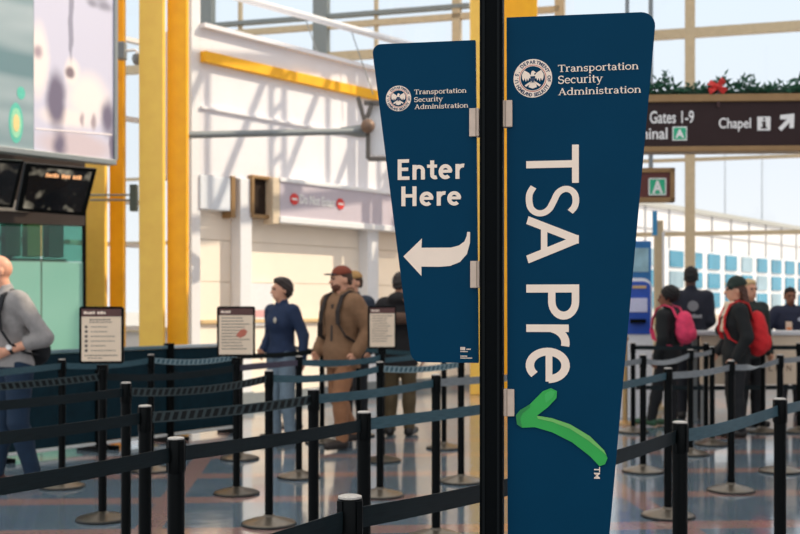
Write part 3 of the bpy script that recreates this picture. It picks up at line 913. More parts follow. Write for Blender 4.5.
# ------------------------------------------------------------------ the sign post in front
TH = R(-10)
SP = Plane((492 - 400) / FPX * 2.6, 2.6, TH)
post = empty('sign_post', (SP.o.x, SP.o.y, 0), TH)
def sp(px, py): return SP.pix(px, py, -.006)
PT = 2.55
pm = MB()
pm.box((0, 0, PT / 2 + .01), (.0535, .0535, PT))
pm.obj('post', mat('post_black', (5, 8, 10), .5, 0, .1, 40, spec=.05), post, bevel=.004)
rb = MB()
for x in (-.017, .017):
    rb.box((x, -.0285, PT / 2 + .02), (.006, .004, PT - .04))
rb.obj('post_groove_strip', mat('post_strip', (12, 17, 19), .5, spec=.1), post)
MB().box((0, 0, PT + .02), (.058, .058, .02)).obj('post_cap', M['black'], post, bevel=.004)
MB().lathe([(.24, 0), (.24, .012), (.22, .022), (.05, .04), (.04, .045)], 40).obj('base_plate', M['black'], post, smooth=True)

def panel(poly, radii):
    pts = rounded([sp(*p) for p in poly], radii)
    mb = MB(); mb.prism(pts, -.006, .006, 0, 1)
    return mb.obj('sign_panel', [M['blue'], M['cream']], post)
left = panel(((371.6, 44.5), (475.5, 40), (478.5, 363), (411.5, 362)), (.02, .002, .002, .026))
right = panel(((506.5, 17.5), (656.5, 11.5), (594, 706), (508, 706)), (.002, .032, .03, .002))

def letters(body, box, parent, m='cream', bold=.0, rot=False, name='lettering', fn=text_poly, th=.0016):
    vs, fs = fn(body, bold) if fn is text_poly else fn(body)
    x0, y0, x1, y1 = box
    a = sp(x0, y1); b = sp(x1, y0)
    mb = MB(); flat(mb, fit(vs, a[0], a[1], b[0], b[1], rot), fs, -.006 - th, -.0055)
    return mb.obj(name, M[m], parent)
bold_sans = lambda s: sans_text(s, .255, .0)
book_sans = lambda s: sans_text(s, .195, .10)
letters('Enter', (397.8, 158, 464.5, 180.2), left, fn=bold_sans)
letters('Here', (401.5, 185.5, 461.3, 206.4), left, fn=bold_sans)
for ch, y0, y1, x0, x1 in (('T', 144.6, 183.8, 526.3, 578.8), ('S', 184.6, 216.6, 525.8, 579.2), ('A', 215.6, 263.4, 526.3, 578.8),
                           ('P', 284.4, 319.6, 526.3, 579.2), ('r', 324.5, 346.5, 526.3, 569.6), ('e', 347.8, 382.8, 525.8, 569.8)):
    letters(ch, (x0, y0, x1, y1), right, rot=True, fn=book_sans)
letters('TM', (594, 467, 600, 478.5), right, bold=.01, rot=True)
for s_, yb, yt, x0, x1 in (('Transportation', 95.9, 88, 414.3, 466.5), ('Security', 103.5, 96.4, 414.3, 443), ('Administration', 109.4, 102.6, 414.5, 468.3)):
    letters(s_, (x0, yt, x1, yb), left, fn=serif_text)
for s_, yb, yt, x0, x1 in (('Transportation', 74.4, 62.2, 558, 638.5), ('Security', 86.2, 74.3, 558.3, 602.8), ('Administration', 95.6, 85.4, 558, 641)):
    letters(s_, (x0, yt, x1, yb), right, fn=serif_text)
# small print low on the left panel
sm = MB()
for x0, y0, x1, y1 in ((460.5, 347, 465.5, 350.2), (466.5, 348.6, 471, 349.8), (460.5, 351.2, 468, 352), (460.5, 355.6, 467.5, 356.6), (460.5, 357.6, 472.5, 358.5)):
    a, b = sp(x0, y1), sp(x1, y0)
    n = max(1, int((x1 - x0) / 1.2))
    for k in range(n):
        u0 = a[0] + (b[0] - a[0]) * k / n; u1 = u0 + (b[0] - a[0]) / n * .72
        sm.box(((u0 + u1) / 2, -.0064, (a[1] + b[1]) / 2), (u1 - u0, .0012, b[1] - a[1]))
sm.obj('small_print', M['cream'], left)
# bent arrow
pts = [sp(403.5, 256.5), sp(422, 238.5), sp(421.5, 247.8)]
inner = [(451, 247.6), (459, 245.5), (464.5, 241.5), (466.8, 236), (467.2, 232)]
outer = [(470.2, 232), (470, 243), (467, 254), (460, 262), (450, 266), (440, 266.8)]
pts += [sp(*p) for p in inner] + [sp(*p) for p in outer] + [sp(421.5, 266.6), sp(421.5, 276)]
mb = MB(); mb.prism(pts, -.0076, -.0055); mb.obj('arrow', M['cream'], left)
# green tick: a thick body with a lighter raised face
body = [(517, 424), (516, 415), (520, 410), (530, 404), (543, 391), (551, 388), (557, 391), (556.5, 398), (548, 407), (537, 415.5),
        (552, 418), (570, 424), (590, 436), (604, 450), (607.5, 458), (605, 464), (599.5, 466), (590, 456), (572, 442), (552, 432), (535, 427), (522, 427.5)]
mb = MB(); mb.prism([sp(*p) for p in body], -.010, -.0055, 0, 1)
ck = mb.obj('check_mark', [M['green'], M['green_dark']], right)
hl = [(537, 415.5), (552, 418), (570, 424), (590, 436), (604, 450), (606.5, 455), (602, 451), (588, 440), (570, 428.5), (552, 421.5), (538, 418.5)]
mb = MB(); mb.prism([sp(*p) for p in hl], -.0112, -.0095); mb.obj('check_highlight', mat('check_light', (112, 186, 92), .4), right)
hl = [(545, 394), (551, 390), (555, 392), (553, 397), (546, 403), (545, 399)]
mb = MB(); mb.prism([sp(*p) for p in hl], -.0112, -.0095); mb.obj('check_highlight', mat('check_mid', (52, 178, 82), .4), right)
sd = [(516, 415), (520, 410), (530, 404), (530, 407), (523, 412.5), (520, 418), (522, 427.5), (517, 424)]
mb = MB(); mb.prism([sp(*p) for p in sd], -.0112, -.0095); mb.obj('check_shadow_face', mat('check_deep', (20, 130, 58), .4), right)

# round seal with an eagle
def seal(cx, cy, r, parent):
    ca = sp(cx, cy); rr = abs(sp(cx + r, cy)[0] - ca[0])
    f = lambda x, z: (ca[0] + x * rr, ca[1] + z * rr)
    mats = [M['cream'], M['blue'], M['red'], mat('seal_ink', (44, 62, 92), .5)]
    mb = MB()
    def disc(r0, y, mi, th=.0005):
        mb.prism([f(r0 * math.cos(2 * PI * k / 40), r0 * math.sin(2 * PI * k / 40)) for k in range(40)], y, y + th, mi)
    disc(1.0, -.0066, 0, .001); disc(.70, -.0070, 2); disc(.665, -.0074, 0); disc(.63, -.0078, 1)
    def poly(pp, mi, y=-.0083):
        mb.prism([f(*p) for p in pp], y, y + .0004, mi)
    for s in (-1, 1):      # wings, tail, legs
        poly([(s * .08, .12), (s * .2, .28), (s * .44, .42), (s * .56, .20), (s * .55, .0), (s * .48, -.14), (s * .42, .02), (s * .36, -.18), (s * .30, .0), (s * .24, -.14), (s * .18, .02), (s * .1, -.04)], 0)
        poly([(s * .06, -.24), (s * .34, -.44), (s * .42, -.36), (s * .14, -.18)], 0)
    poly([(-.1, .2), (-.06, .36), (.02, .40), (.1, .34), (.17, .27), (.08, .25), (.1, .1), (.1, -.2), (-.1, -.2)], 0, -.0086)
    poly([(-.12, .1), (.12, .1), (.12, -.1), (0, -.24), (-.12, -.1)], 3, -.0090)
    poly([(-.12, .1), (.12, .1), (.12, .02), (-.12, .02)], 1, -.0093)
    poly([(-.14, -.22), (.14, -.22), (.22, -.46), (.0, -.54), (-.22, -.46)], 0)
    # ring lettering
    def ring(word, a0, a1, top):
        n = len(word)
        for i, ch in enumerate(word):
            if ch == ' ': continue
            a = R(a0 + (a1 - a0) * (i + .5) / n)
            vs, fs = text_poly(ch, .03)
            xs = [p[0] for p in vs]; ys = [p[1] for p in vs]
            mxx = (min(xs) + max(xs)) / 2
            sc = .185 / .73
            o = []
            for x, y in vs:
                x = (x - mxx) * sc; y = (y - .36) * sc
                rad = .85 + (y if top else -y)
                ang = a - (x / .85 if top else -x / .85)
                o.append(f(rad * math.cos(ang), rad * math.sin(ang)))
            if not top:
                o = o
            flat(mb, o, fs, -.0071, -.0066, 3)
    ring('U.S. DEPARTMENT OF', 196, -16, True)
    ring('HOMELAND SECURITY', 205, 335, False)
    mb.obj('seal', mats, parent)
seal(532.8, 78.4, 19.4, right)
seal(398.5, 98.5, 12.6, left)

for x0, y0, x1, y1, sgn in ((469.5, 108.5, 479.5, 137, -1), (470.5, 261, 480, 288, -1), (502.5, 100.5, 512.5, 127.5, 1), (503.5, 389, 514.5, 416, 1)):
    a, b = sp(x0, y1), sp(x1, y0)
    c = ((a[0] + b[0]) / 2, -.002, (a[1] + b[1]) / 2)
    cl = MB().box(c, (b[0] - a[0], .024, b[1] - a[1])).obj('clamp', M['clamp'], post, bevel=.0015)
    MB().box((c[0] + sgn * -.004, -.0145, c[2]), (.0015, .002, b[1] - a[1])).obj('clamp_edge', mat('clamp_line', (150, 130, 112), .5), cl)
    # bolt arm back to the post
    MB().box((c[0] - sgn * .008, .006, c[2]), (.022, .010, .02)).obj('clamp_arm', M['clamp'], cl)
tag(post, 'tall black sign post with two blue panels reading Enter Here and TSA Pre', 'sign post')

# ------------------------------------------------------------------ stanchions
def belt_material(name, lo, hi, hatch):
    m = bpy.data.materials.new(name); m.use_nodes = True
    nt = m.node_tree; L = nt.links; b = nt.nodes['Principled BSDF']
    b.inputs['Roughness'].default_value = .5; b.inputs['Specular IOR Level'].default_value = .2
    uv = nt.nodes.new('ShaderNodeUVMap'); sp_ = nt.nodes.new('ShaderNodeSeparateXYZ'); L.new(uv.outputs[0], sp_.inputs[0])
    nz = nt.nodes.new('ShaderNodeTexNoise'); nz.inputs['Scale'].default_value = 14; L.new(uv.outputs[0], nz.inputs['Vector'])
    rp = nt.nodes.new('ShaderNodeValToRGB')
    rp.color_ramp.elements[0].color = srgb(*lo) + (1,); rp.color_ramp.elements[1].color = srgb(*hi) + (1,)
    if hatch:
        def mth(op, a, bb):
            n = nt.nodes.new('ShaderNodeMath'); n.operation = op
            for i, q in enumerate((a, bb)):
                if isinstance(q, (int, float)): n.inputs[i].default_value = q
                else: L.new(q, n.inputs[i])
            return n.outputs[0]
        s = mth('ADD', mth('MULTIPLY', sp_.outputs['X'], 1 / .05), mth('MULTIPLY', sp_.outputs['Y'], -.45))
        st = mth('LESS_THAN', mth('FRACT', s, 0), .6)
        edge = mth('LESS_THAN', mth('ABSOLUTE', mth('SUBTRACT', sp_.outputs['Y'], .5), 0), .36)
        dark = mth('MULTIPLY', st, edge)
        inv = mth('SUBTRACT', 1.0, dark)
        L.new(inv, rp.inputs['Fac'])
    else:
        L.new(nz.outputs['Fac'], rp.inputs['Fac'])
        rp.color_ramp.elements[0].position = .3; rp.color_ramp.elements[1].position = .7
    L.new(rp.outputs['Color'], b.inputs['Base Color'])
    return m
BELT = {
 'plain': belt_material('belt_black', (8, 19, 23), (17, 31, 35), False),
 'teal': belt_material('belt_teal', (44, 72, 82), (66, 96, 106), False),
 'grey': belt_material('belt_grey', (104, 110, 114), (140, 146, 148), False),
 'hatch': belt_material('belt_hatched', (8, 14, 16), (54, 66, 68), True),
 'hatch_light': belt_material('belt_hatched_light', (60, 88, 98), (128, 150, 156), True),
 'mauve': belt_material('belt_mauve', (62, 58, 72), (84, 78, 92), False),
}
H = 1.0
def pole_mesh():
    mb = MB()
    prof = []
    seg = 32
    mb.lathe([(.0275, .03), (.0275, .885)], seg)
    return mb
def make_pole_parts(t):
    p_ = MB().lathe([(.027, .03), (.027, .89)], 28).obj('pole', M['pole'], t, smooth=True)
    hd = MB(); hd.lathe([(.027, .885), (.0285, .89), (.0285, .988), (.026, .993)], 28)
    for k in range(4):
        a = PI / 4 + k * PI / 2
        hd.box((.0285 * math.cos(a), .0285 * math.sin(a), .94), (.006, .016, .1), rz=a)
    hd.obj('belt_head', M['pole'], t, smooth=True)
    cp = MB(); cp.lathe([(.0262, .9935), (.0262, .998), (.02, 1.0)], 28); cp.obj('top_cap', M['cap'], t, smooth=True)
    bs = MB(); bs.lathe([(.172, .012), (.168, .02), (.12, .036), (.06, .05), (.036, .058), (.034, .066), (.028, .068)], 44)
    b_ = bs.obj('base', M['base'], t, smooth=True)
    rm = MB(); rm.lathe([(.174, 0), (.178, .004), (.178, .012), (.172, .016)], 44)
    rm.obj('base_rim', M['rim'], b_, smooth=True)
proto_st = None
def copy_tree(o, parent=None):
    c = o.copy(); COL.objects.link(c)
    if parent is not None: c.parent = parent
    for ch in list(o.children):
        copy_tree(ch, c)
    return c
ST = {}
def stanchion(key, px, d, label):
    global proto_st
    x = (px - 400) / FPX * d
    if proto_st is None:
        t = empty('stanchion', (x, d, 0)); make_pole_parts(t); proto_st = t
    else:
        t = copy_tree(CLEAN); t.location = (x, d, 0)
    tag(t, label, 'stanchion', 'belt barrier stanchions of the queue')
    ST[key] = t
    return t
def belt(key, to, kind='plain', sag=.012, z0=.945, z1=.945, twist=0.0, name='belt', lean=.0):
    t = ST[key]
    a = t.location.copy(); b = ST[to].location.copy() if isinstance(to, str) else Vector(to)
    d = (b - a); d.z = 0; L = d.length; dn = d.normalized(); nrm = Vector((-dn.y, dn.x, 0))
    n = 28; w = .047; th = .0024
    vs = []; uvs = []
    s0 = .030; s1 = L - (.030 if isinstance(to, str) else 0)
    for i in range(n + 1):
        f = i / n; s = s0 + (s1 - s0) * f
        z = z0 + (z1 - z0) * f - sag * 4 * f * (1 - f)
        ang = twist * PI * (0.5 - 0.5 * math.cos(PI * min(1, max(0, (f - .15) / .7)))) + lean * math.sin(PI * f) + .06 * math.sin(9 * f + px_seed(key))
        up = Vector((0, 0, 1)) * math.cos(ang) + nrm * math.sin(ang)
        sd = nrm * math.cos(ang) - Vector((0, 0, 1)) * math.sin(ang)
        c = dn * s + Vector((0, 0, z)) + nrm * (.004 * math.sin(5 * f + px_seed(key)))
        vs += [c - up * w / 2 - sd * th / 2, c + up * w / 2 - sd * th / 2, c + up * w / 2 + sd * th / 2, c - up * w / 2 + sd * th / 2]
    fs = []
    for i in range(n):
        o = 4 * i
        for k in range(4):
            fs.append((o + k, o + (k + 1) % 4, o + 4 + (k + 1) % 4, o + 4 + k))
    fs.append((3, 2, 1, 0)); fs.append((4 * n, 4 * n + 1, 4 * n + 2, 4 * n + 3))
    mb = MB(); mb.add(vs, fs)
    o = mb.obj(name, BELT[kind], t)
    uvl = o.data.uv_layers.new(name='UVMap')
    for lp in o.data.loops:
        i, k = divmod(lp.vertex_index, 4)
        uvl.data[lp.index].uv = (s0 + (s1 - s0) * i / n, 1.0 if k in (1, 2) else 0.0)
    for p_ in o.data.polygons: p_.use_smooth = False
    return o
def px_seed(k): return sum(ord(c) for c in k) % 7

U = Vector((.545, .838, 0))
SL = [
 ('s1', 350, 2.456, 'nearest stanchion with a worn white top, low beside the tall sign post, cut off below'),
 ('s2', 680, 4.02, 'near black stanchion just right of the tall TSA panel, its foot below the picture'),
 ('s3', 780, 5.02, 'tall near black stanchion at the right edge, its foot below the picture'),
 ('a', 176, 3.535, 'thick near black stanchion at lower left, frontmost of the left group'),
 ('d', 364, 4.40, 'near black stanchion with a worn white top, just behind the lowest nearest one'),
 ('k', 668, 7.45, 'black stanchion right behind the near one beside the TSA panel, grey belts at both sides'),
 ('l', 731, 8.47, 'black stanchion with a full round grey base in the middle of the right queue'),
 ('m', 780, 9.45, 'black stanchion behind the tall near one at right, twisted belt reaching its head'),
 ('b', 145, 4.67, 'black stanchion just left of the thick frontmost one at lower left'),
 ('e1', 313.5, 5.59, 'black stanchion between the second paper sign and the worn-topped near stanchion'),
 ('e', 436, 6.76, 'black stanchion below the corner of the Enter Here panel, nearest one there'),
 ('f', 643, 9.45, 'black stanchion with a round base close to the right edge of the TSA panel'),
 ('g', 690.5, 10.55, 'black stanchion with light cap in front of the pink rucksack wearer'),
 ('g2', 712, 11.3, 'black stanchion left of the woman with the red bag, light belt end at its head'),
 ('c', 126, 6.06, 'slim black stanchion at lower left between the first paper sign and nearer poles'),
 ('i', 269, 7.18, 'black stanchion in front of the woman in navy, foot just above the bottom edge'),
 ('j', 380, 8.26, 'black stanchion with a light cap directly under the third paper sign'),
 ('jb', 461, 8.9, 'black stanchion rising behind the lower right corner of the Enter Here panel'),
 ('q', 299, 9.15, 'black stanchion with a round base between the woman in navy and the man in brown'),
 ('r1', 62, 8.66, 'black stanchion with a wide round base in front of the bald man'),
 ('r2', 151, 9.5, 'black stanchion close to the teal barrier under the broad yellow column'),
 ('r3', 240, 10.24, 'black stanchion hidden behind the pole of the second paper sign, base showing'),
 ('r4', 322, 11.45, 'black stanchion beside the forward foot of the man in the brown jacket'),
 ('r5', 358.5, 12.05, 'black stanchion behind the legs of the man in the brown jacket'),
 ('r6', 288, 13.0, 'black stanchion farthest back behind the woman in navy'),
 ('r7', 444, 11.0, 'black stanchion far behind the Enter Here panel, base by the dark boots'),
 ('t1', 633, 12.4, 'black stanchion in front of the blue kiosk beside the TSA panel'),
 ('t2', 706, 12.3, 'far black stanchion behind the two stanchions left of the red bag'),
 ('t3', 763, 12.4, 'far black stanchion in front of the beige inspection desk'),
 ('t4', 799, 12.4, 'far black stanchion at the very right edge before the desk'),
]
CLEAN = None
for i, s_ in enumerate(SL):
    t = stanchion(*s_)
    if i == 0:
        CLEAN = t
def off(key, k=1.5): return tuple(ST[key].location - U * k)
def offr(key, k=1.5): return tuple(ST[key].location + U * k)
# two dummy-free passes: belts are added only now, so the copies above carry none
belt('s1', off('s1', 1.1)); belt('s1', 's2', 'plain', .02)
belt('s2', 's3', 'teal', .012); belt('s3', offr('s3'), 'teal')
belt('a', off('a', 1.4)); belt('a', 'd', 'plain', .006); belt('d', 'k', 'teal', .02)
belt('k', 'l', 'grey', .012); belt('l', 'm', 'grey', .02, twist=1.0); belt('m', offr('m'), 'grey')
belt('b', off('b')); belt('b', 'e1', 'hatch', .01); belt('e1', 'e', 'teal', .01); belt('e', 'f', 'grey', .02)
belt('f', 'g', 'grey', .04, lean=.5); belt('g', 'g2', 'grey', .01)
belt('c', off('c')); belt('c', 'i', 'hatch', .03); belt('i', 'j', 'teal', .03); belt('j', 'jb', 'hatch_light', .02)
belt('r1', (-2.95, 7.0, 0), 'teal', .0); belt('r2', 'r3', 'hatch_light', .03); belt('r1', 'r2', 'teal', .02)
belt('r3', 'r4', 'plain', .01); belt('r4', 'r5', 'teal', .03); belt('r5', 'r7', 'teal', .02); belt('r6', 'r4', 'plain', .02); belt('q', 'r7', 'teal', .03)
belt('t1', 't2', 'plain', .0); belt('t2', 't3', 'plain', .0); belt('t3', 't4', 'plain', .0); belt('t4', tuple(ST['t4'].location + Vector((1.2, 0, 0))), 'plain')
for a_, b_ in (('t1', 't2'), ('t2', 't3'), ('t3', 't4')):
    belt(a_, b_, 'plain', .0, .5, .5, name='lower_belt')

# ------------------------------------------------------------------ stands with a framed notice
def notice_stand(px, d, w, h, yaw, label, style, key):
    x = (px - 400) / FPX * d
    t = empty('notice_stand', (x, d, 0))
    MB().lathe([(.027, .03), (.027, 1.0)], 24).obj('pole', M['pole'], t, smooth=True)
    bs = MB(); bs.lathe([(.168, .012), (.164, .02), (.12, .034), (.06, .046), (.036, .054), (.028, .06)], 40)
    b_ = bs.obj('base', mat('bronze_base', (84, 78, 68), .35, .7, .12, 40), t, smooth=True)
    MB().lathe([(.17, 0), (.174, .004), (.174, .012), (.168, .016)], 40).obj('base_rim', M['rim'], b_, smooth=True)
    ztop = 1.41 if key != 's3' else 1.43
    zc = ztop - h / 2
    Mx = Matrix.Rotation(yaw, 3, 'Z')
    hd = MB(); hd.lathe([(.0285, .9), (.0285, .985)], 24); hd.box((0, 0, 1.0), (.07, .03, .05))
    hd.obj('holder', M['pole'], t, smooth=True)
    def rect(x0, x1, z0, z1): return [(x0, z0), (x1, z0), (x1, z1), (x0, z1)]
    tr = lambda z: None
    M4 = Matrix.Translation((0, -.02, zc)) @ Matrix.Rotation(yaw, 4, 'Z')
    fr = MB(); fr.prism(rounded(rect(-w / 2, w / 2, -h / 2, h / 2), (.018,) * 4), -.008, .012, M=M4)
    fo = fr.obj('frame', M['black'], t)
    wi, hi = w / 2 - .016, h / 2 - .016
    sh = MB(); sh.prism(rect(-wi, wi, -hi, hi), -.011, -.008, M=M4)
    ik = sh
    rnd = random.Random(px)
    def line(x0, x1, z, th):
        x = x0
        while x < x1:
            ww = rnd.uniform(.006, .02)
            ik.prism(rect(x, min(x + ww, x1), z, z + th), -.0118, -.0108, 1, M=M4); x += ww + .004
    if style == 0:
        line(-wi + .05, wi - .07, hi - .075, .008); line(-wi + .05, wi - .06, hi - .09, .006)
        for k in range(6):
            z = hi - .118 - k * .031
            ik.prism([(-wi + .03 + .010 * math.cos(2 * PI * q / 12), z + .010 * math.sin(2 * PI * q / 12)) for q in range(12)], -.0118, -.0108, 1, M=M4)
            line(-wi + .06, wi - .03 - rnd.uniform(0, .08), z - .003, .005)
        line(-wi + .02, wi - .02, -hi + .035, .006); line(-wi + .04, wi - .12, -hi + .018, .005)
    else:
        for k in range(11):
            line(-wi + .02, wi - rnd.uniform(.02, .09), hi - .075 - k * .023, .007)
    so = sh.obj('sheet', [M['paper'], M['ink']], t)
    hb = MB(); hb.prism(rect(-wi, wi, hi - .05, hi), -.0125, -.0108, M=M4); hb.obj('header_band', M['sheet_head'], so)
    vs, fs = blurred_line([.7, .5, .8, .5, -.4, .6, .8, .5][:8 if style == 0 else 4])
    tx = MB(); flat(tx, fit(vs, -wi + .015, hi - .034, -wi + .015 + (.14 if style == 0 else .07), hi - .016), fs, -.0135, -.0124)
    tx.v = [tuple(M4 @ Vector(v)) for v in tx.v]
    tx.obj('header_text', M['cream'], so)
    if style == 1:
        pic = MB(); pic.prism([(.0, -.03), (.03, -.05), (.07, -.03), (.085, .0), (.06, .02), (.03, .01)], -.0122, -.0112, M=M4)
        pic.obj('picture', mat('sheet_picture', (196, 110, 90), .6), so)
    tag(t, label, 'notice stand')
    ST[key] = t
notice_stand(102.5, 7.34, .287, .376, R(6), 'leftmost framed paper notice on a black pole stand, dotted list on its sheet', 0, 'n1')
notice_stand(236.5, 8.35, .284, .376, R(6), 'framed paper notice on a black pole stand in front of the woman in navy', 1, 'n2')
notice_stand(382, 10.1, .262, .385, R(14), 'framed paper notice on a black pole stand beside the man in the brown jacket', 2, 'n3')
belt('n1', off('n1'), 'hatch', .015); belt('n1', 'n2', 'plain', .03); belt('n2', 'q', 'mauve', .0); belt('q', 'n3', 'teal', .03)

# ------------------------------------------------------------------ teal barrier wall at the left
BR = Plane(-3.6, 10.05, math.atan2(2.25, 1.66))
xs_ = [-1.35, BR.pix(-8, 400)[0], BR.pix(98, 400)[0], BR.pix(169, 400)[0], BR.pix(236, 400)[0]]
names = ('teal barrier panel cut by the left edge behind the bald man', 'teal barrier panel beside the bald man, left of the first paper notice pole',
         'teal barrier panel between the first paper notice and the broad yellow column', 'teal barrier panel with a pale top rail, left of the second paper notice')
for k in range(4):
    xa, xb = xs_[k], xs_[k + 1]
    w = xb - xa
    t = empty('barrier_panel', BR.world((xa + xb) / 2, 0, 0), BR.rz)
    MB().box((0, 0, .52), (w - .09, .03, .88)).obj('panel', M['teal_fabric'], t, bevel=.004)
    MB().box((0, 0, .98), (w - .07, .06, .035)).obj('top_rail', mat('rail_pale' if k == 3 else 'rail_teal', (190, 200, 204) if k == 3 else (96, 122, 130), .4), t, bevel=.006)
    MB().box((0, 0, .06), (w - .07, .05, .03)).obj('bottom_rail', mat('rail_white', (206, 208, 206), .45), t, bevel=.006)
    for s in (-1, 1):
        MB().box((s * (w / 2 - .024), 0, .51), (.044, .07, 1.02)).obj('end_post', M['black'], t, bevel=.006)
        MB().box((s * (w / 2 - .10), 0, .02), (.06, .34, .04)).obj('foot', M['black'], t, bevel=.006)
    tag(t, names[k], 'barrier panel')

# ------------------------------------------------------------------ overhead direction sign, right
HS = Plane(*(lambda p: (p.x, p.y))(P(720, 100, 11.0)), R(-3))
def hq(px, py): return HS.pix(px, py)
x0, z1 = hq(588, 98); x1, z0 = hq(850, 150)
_, z1 = hq(720, 94.5); _, z0 = hq(720, 152)
t = empty('direction_sign', HS.world(0, 0, z0), HS.rz)
W = x1 - x0; cx = (x0 + x1) / 2; Hh = z1 - z0
MB().box((cx, .09, Hh / 2), (W, .16, Hh - .12)).obj('face_panel', M['brown_sign'], t)
f = MB(); f.box((cx, .09, Hh - .035), (W + .04, .22, .075)); f.box((cx, .09, .03), (W + .04, .22, .055))
f.box((x0, .09, Hh / 2), (.05, .22, Hh)); f.box((x1, .09, Hh / 2), (.05, .22, Hh))
f.obj('frame', M['bronze'], t, bevel=.008)
rods = MB()
for x in (x0 + .4, x1 - .2): rods.tube([(x, .09, Hh), (x, .09, Hh + 4.2)], .02, 10)
rods.obj('hanger_rod', M['grey_metal'], t)
def hletters(body, box, m='white', bold=.012):
    vs, fs = text_poly(body, bold)
    xa, za = hq(box[0], box[3]); xb, zb_ = hq(box[2], box[1])
    mb = MB(); flat(mb, fit(vs, xa, za - z0, xb, zb_ - z0), fs, .004, .012)
    return mb.obj('lettering', M[m], t)
hletters('Gates 1-9', (650, 110.5, 694, 123.5)); hletters('Terminal', (616, 127.5, 667.5, 139.5)); hletters('Chapel', (719, 117.5, 751, 131.5))
def hrect(a, b, c, d, y0, y1, m, name, par):
    xa, za = hq(a, d); xb, zb_ = hq(c, b)
    return MB().box(((xa + xb) / 2, (y0 + y1) / 2, (za + zb_) / 2 - z0), (xb - xa, y1 - y0, zb_ - za)).obj(name, m, par)
mg = mat('terminal_green', (38, 176, 130), .5)
p_ = hrect(672.5, 126.5, 687, 140.5, .002, .012, M['white'], 'terminal_plate', t)
hrect(673.6, 127.6, 685.9, 139.4, -.001, .006, mg, 'green_square', p_)
vs, fs = text_poly('A', .04); xa, za = hq(675.3, 138); xb, zb_ = hq(684.2, 129.3)
mb = MB(); flat(mb, fit(vs, xa, za - z0, xb, zb_ - z0), fs, -.004, 0); mb.obj('letter', M['white'], p_)
p_ = hrect(757.5, 116.5, 770.5, 130.5, .002, .012, M['white'], 'chapel_pictogram', t)
def hpoly(pts, y, m, name, par):
    mb = MB(); mb.prism([(hq(*p)[0], hq(*p)[1] - z0) for p in pts], y, y + .006); return mb.obj(name, m, par)
hpoly([(762, 121.5), (765.5, 121.5), (765.5, 127), (767, 127), (767, 128.6), (761, 128.6), (761, 127), (762.6, 127), (762.6, 123), (761.4, 123)], -.003, M['brown_sign'], 'pictogram_figure', p_)
hpoly([(763.2, 118), (765.2, 118), (765.2, 120.2), (763.2, 120.2)], -.003, M['brown_sign'], 'pictogram_head', p_)
hpoly([(778.5, 128), (787, 119.3), (780.3, 119.3), (780.3, 115), (794.5, 113.5), (794, 128), (789.5, 128), (789.8, 122.3), (781.5, 131)], .004, M['white'], 'arrow', t)
tag(t, 'dark brown overhead sign for Gates 1-9 and the Chapel in a bronze frame', 'sign')

# garland lying along its top
g = empty('garland', HS.world(0, .08, z1), HS.rz)
mb = MB(); rnd = random.Random(3)
n = 900
for i in range(n):
    x = x0 + W * (.02 + .96 * rnd.random())
    hmax = .07 + .05 * math.sin(x * 9) + .04 * math.sin(x * 23 + 1)
    z = .02 + max(.03, hmax) * rnd.random() * 1.4; y = rnd.uniform(-.08, .08)
    L = rnd.uniform(.05, .11); w = L * .32
    a = rnd.uniform(0, 2 * PI); el = rnd.uniform(-.3, 1.1)
    d = Vector((math.cos(a) * math.cos(el), math.sin(a) * math.cos(el), math.sin(el)))
    sd = d.cross(Vector((rnd.uniform(-1, 1), rnd.uniform(-1, 1), rnd.uniform(-1, 1)))).normalized()
    up = d.cross(sd)
    c = Vector((x, y, z))
    mb.add([c, c + d * L * .5 + sd * w / 2 + up * .006, c + d * L, c + d * L * .5 - sd * w / 2 + up * .006, c + d * L * .5 - up * .012], [(0, 1, 4), (1, 2, 4), (2, 3, 4), (3, 0, 4), (0, 3, 2, 1)])
mb.obj('leaves', M['leaf'], g)
MB().tube([(x0 + W * k / 24, .02 * math.sin(k), .035 + .015 * math.sin(k * 1.7)) for k in range(25)], .03, 8).obj('stem', mat('garland_stem', (30, 62, 46), .7), g)
bx, bz = hq(717, 87); bz -= z1
b_ = MB()
for s, ang in ((-1, .5), (1, .85), (-1, -.5), (1, -.6)):
    d = Vector((s * math.cos(ang), 0, math.sin(ang))); pz = Vector((-d.z, 0, d.x))
    c = Vector((bx, -.10, bz)); L = .10
    b_.add([c + pz * .02, c + d * L * .6 + pz * .03 + Vector((0, -.03, 0)), c + d * L + pz * .035, c + d * L * .9 - pz * .03, c + d * L * .5 - pz * .03 + Vector((0, .02, 0)), c - pz * .02,
            c + Vector((0, .03, 0)), c + d * L * .8 + Vector((0, .03, 0))], [(0, 1, 2, 3, 4, 5), (6, 7, 2, 1, 0), (5, 4, 3, 7, 6)])
b_.sphere((bx, -.11, bz), .024, 10)
b_.obj('bow', M['bow'], g)
tl = MB(); tl.box((bx + .01, -.09, bz - .12), (.03, .01, .16)); tl.obj('bow_tail', mat('dark_ribbon', (60, 30, 30), .6), g)
tag(g, 'green leafy garland with a red bow lying along the top of the brown sign', 'garland')

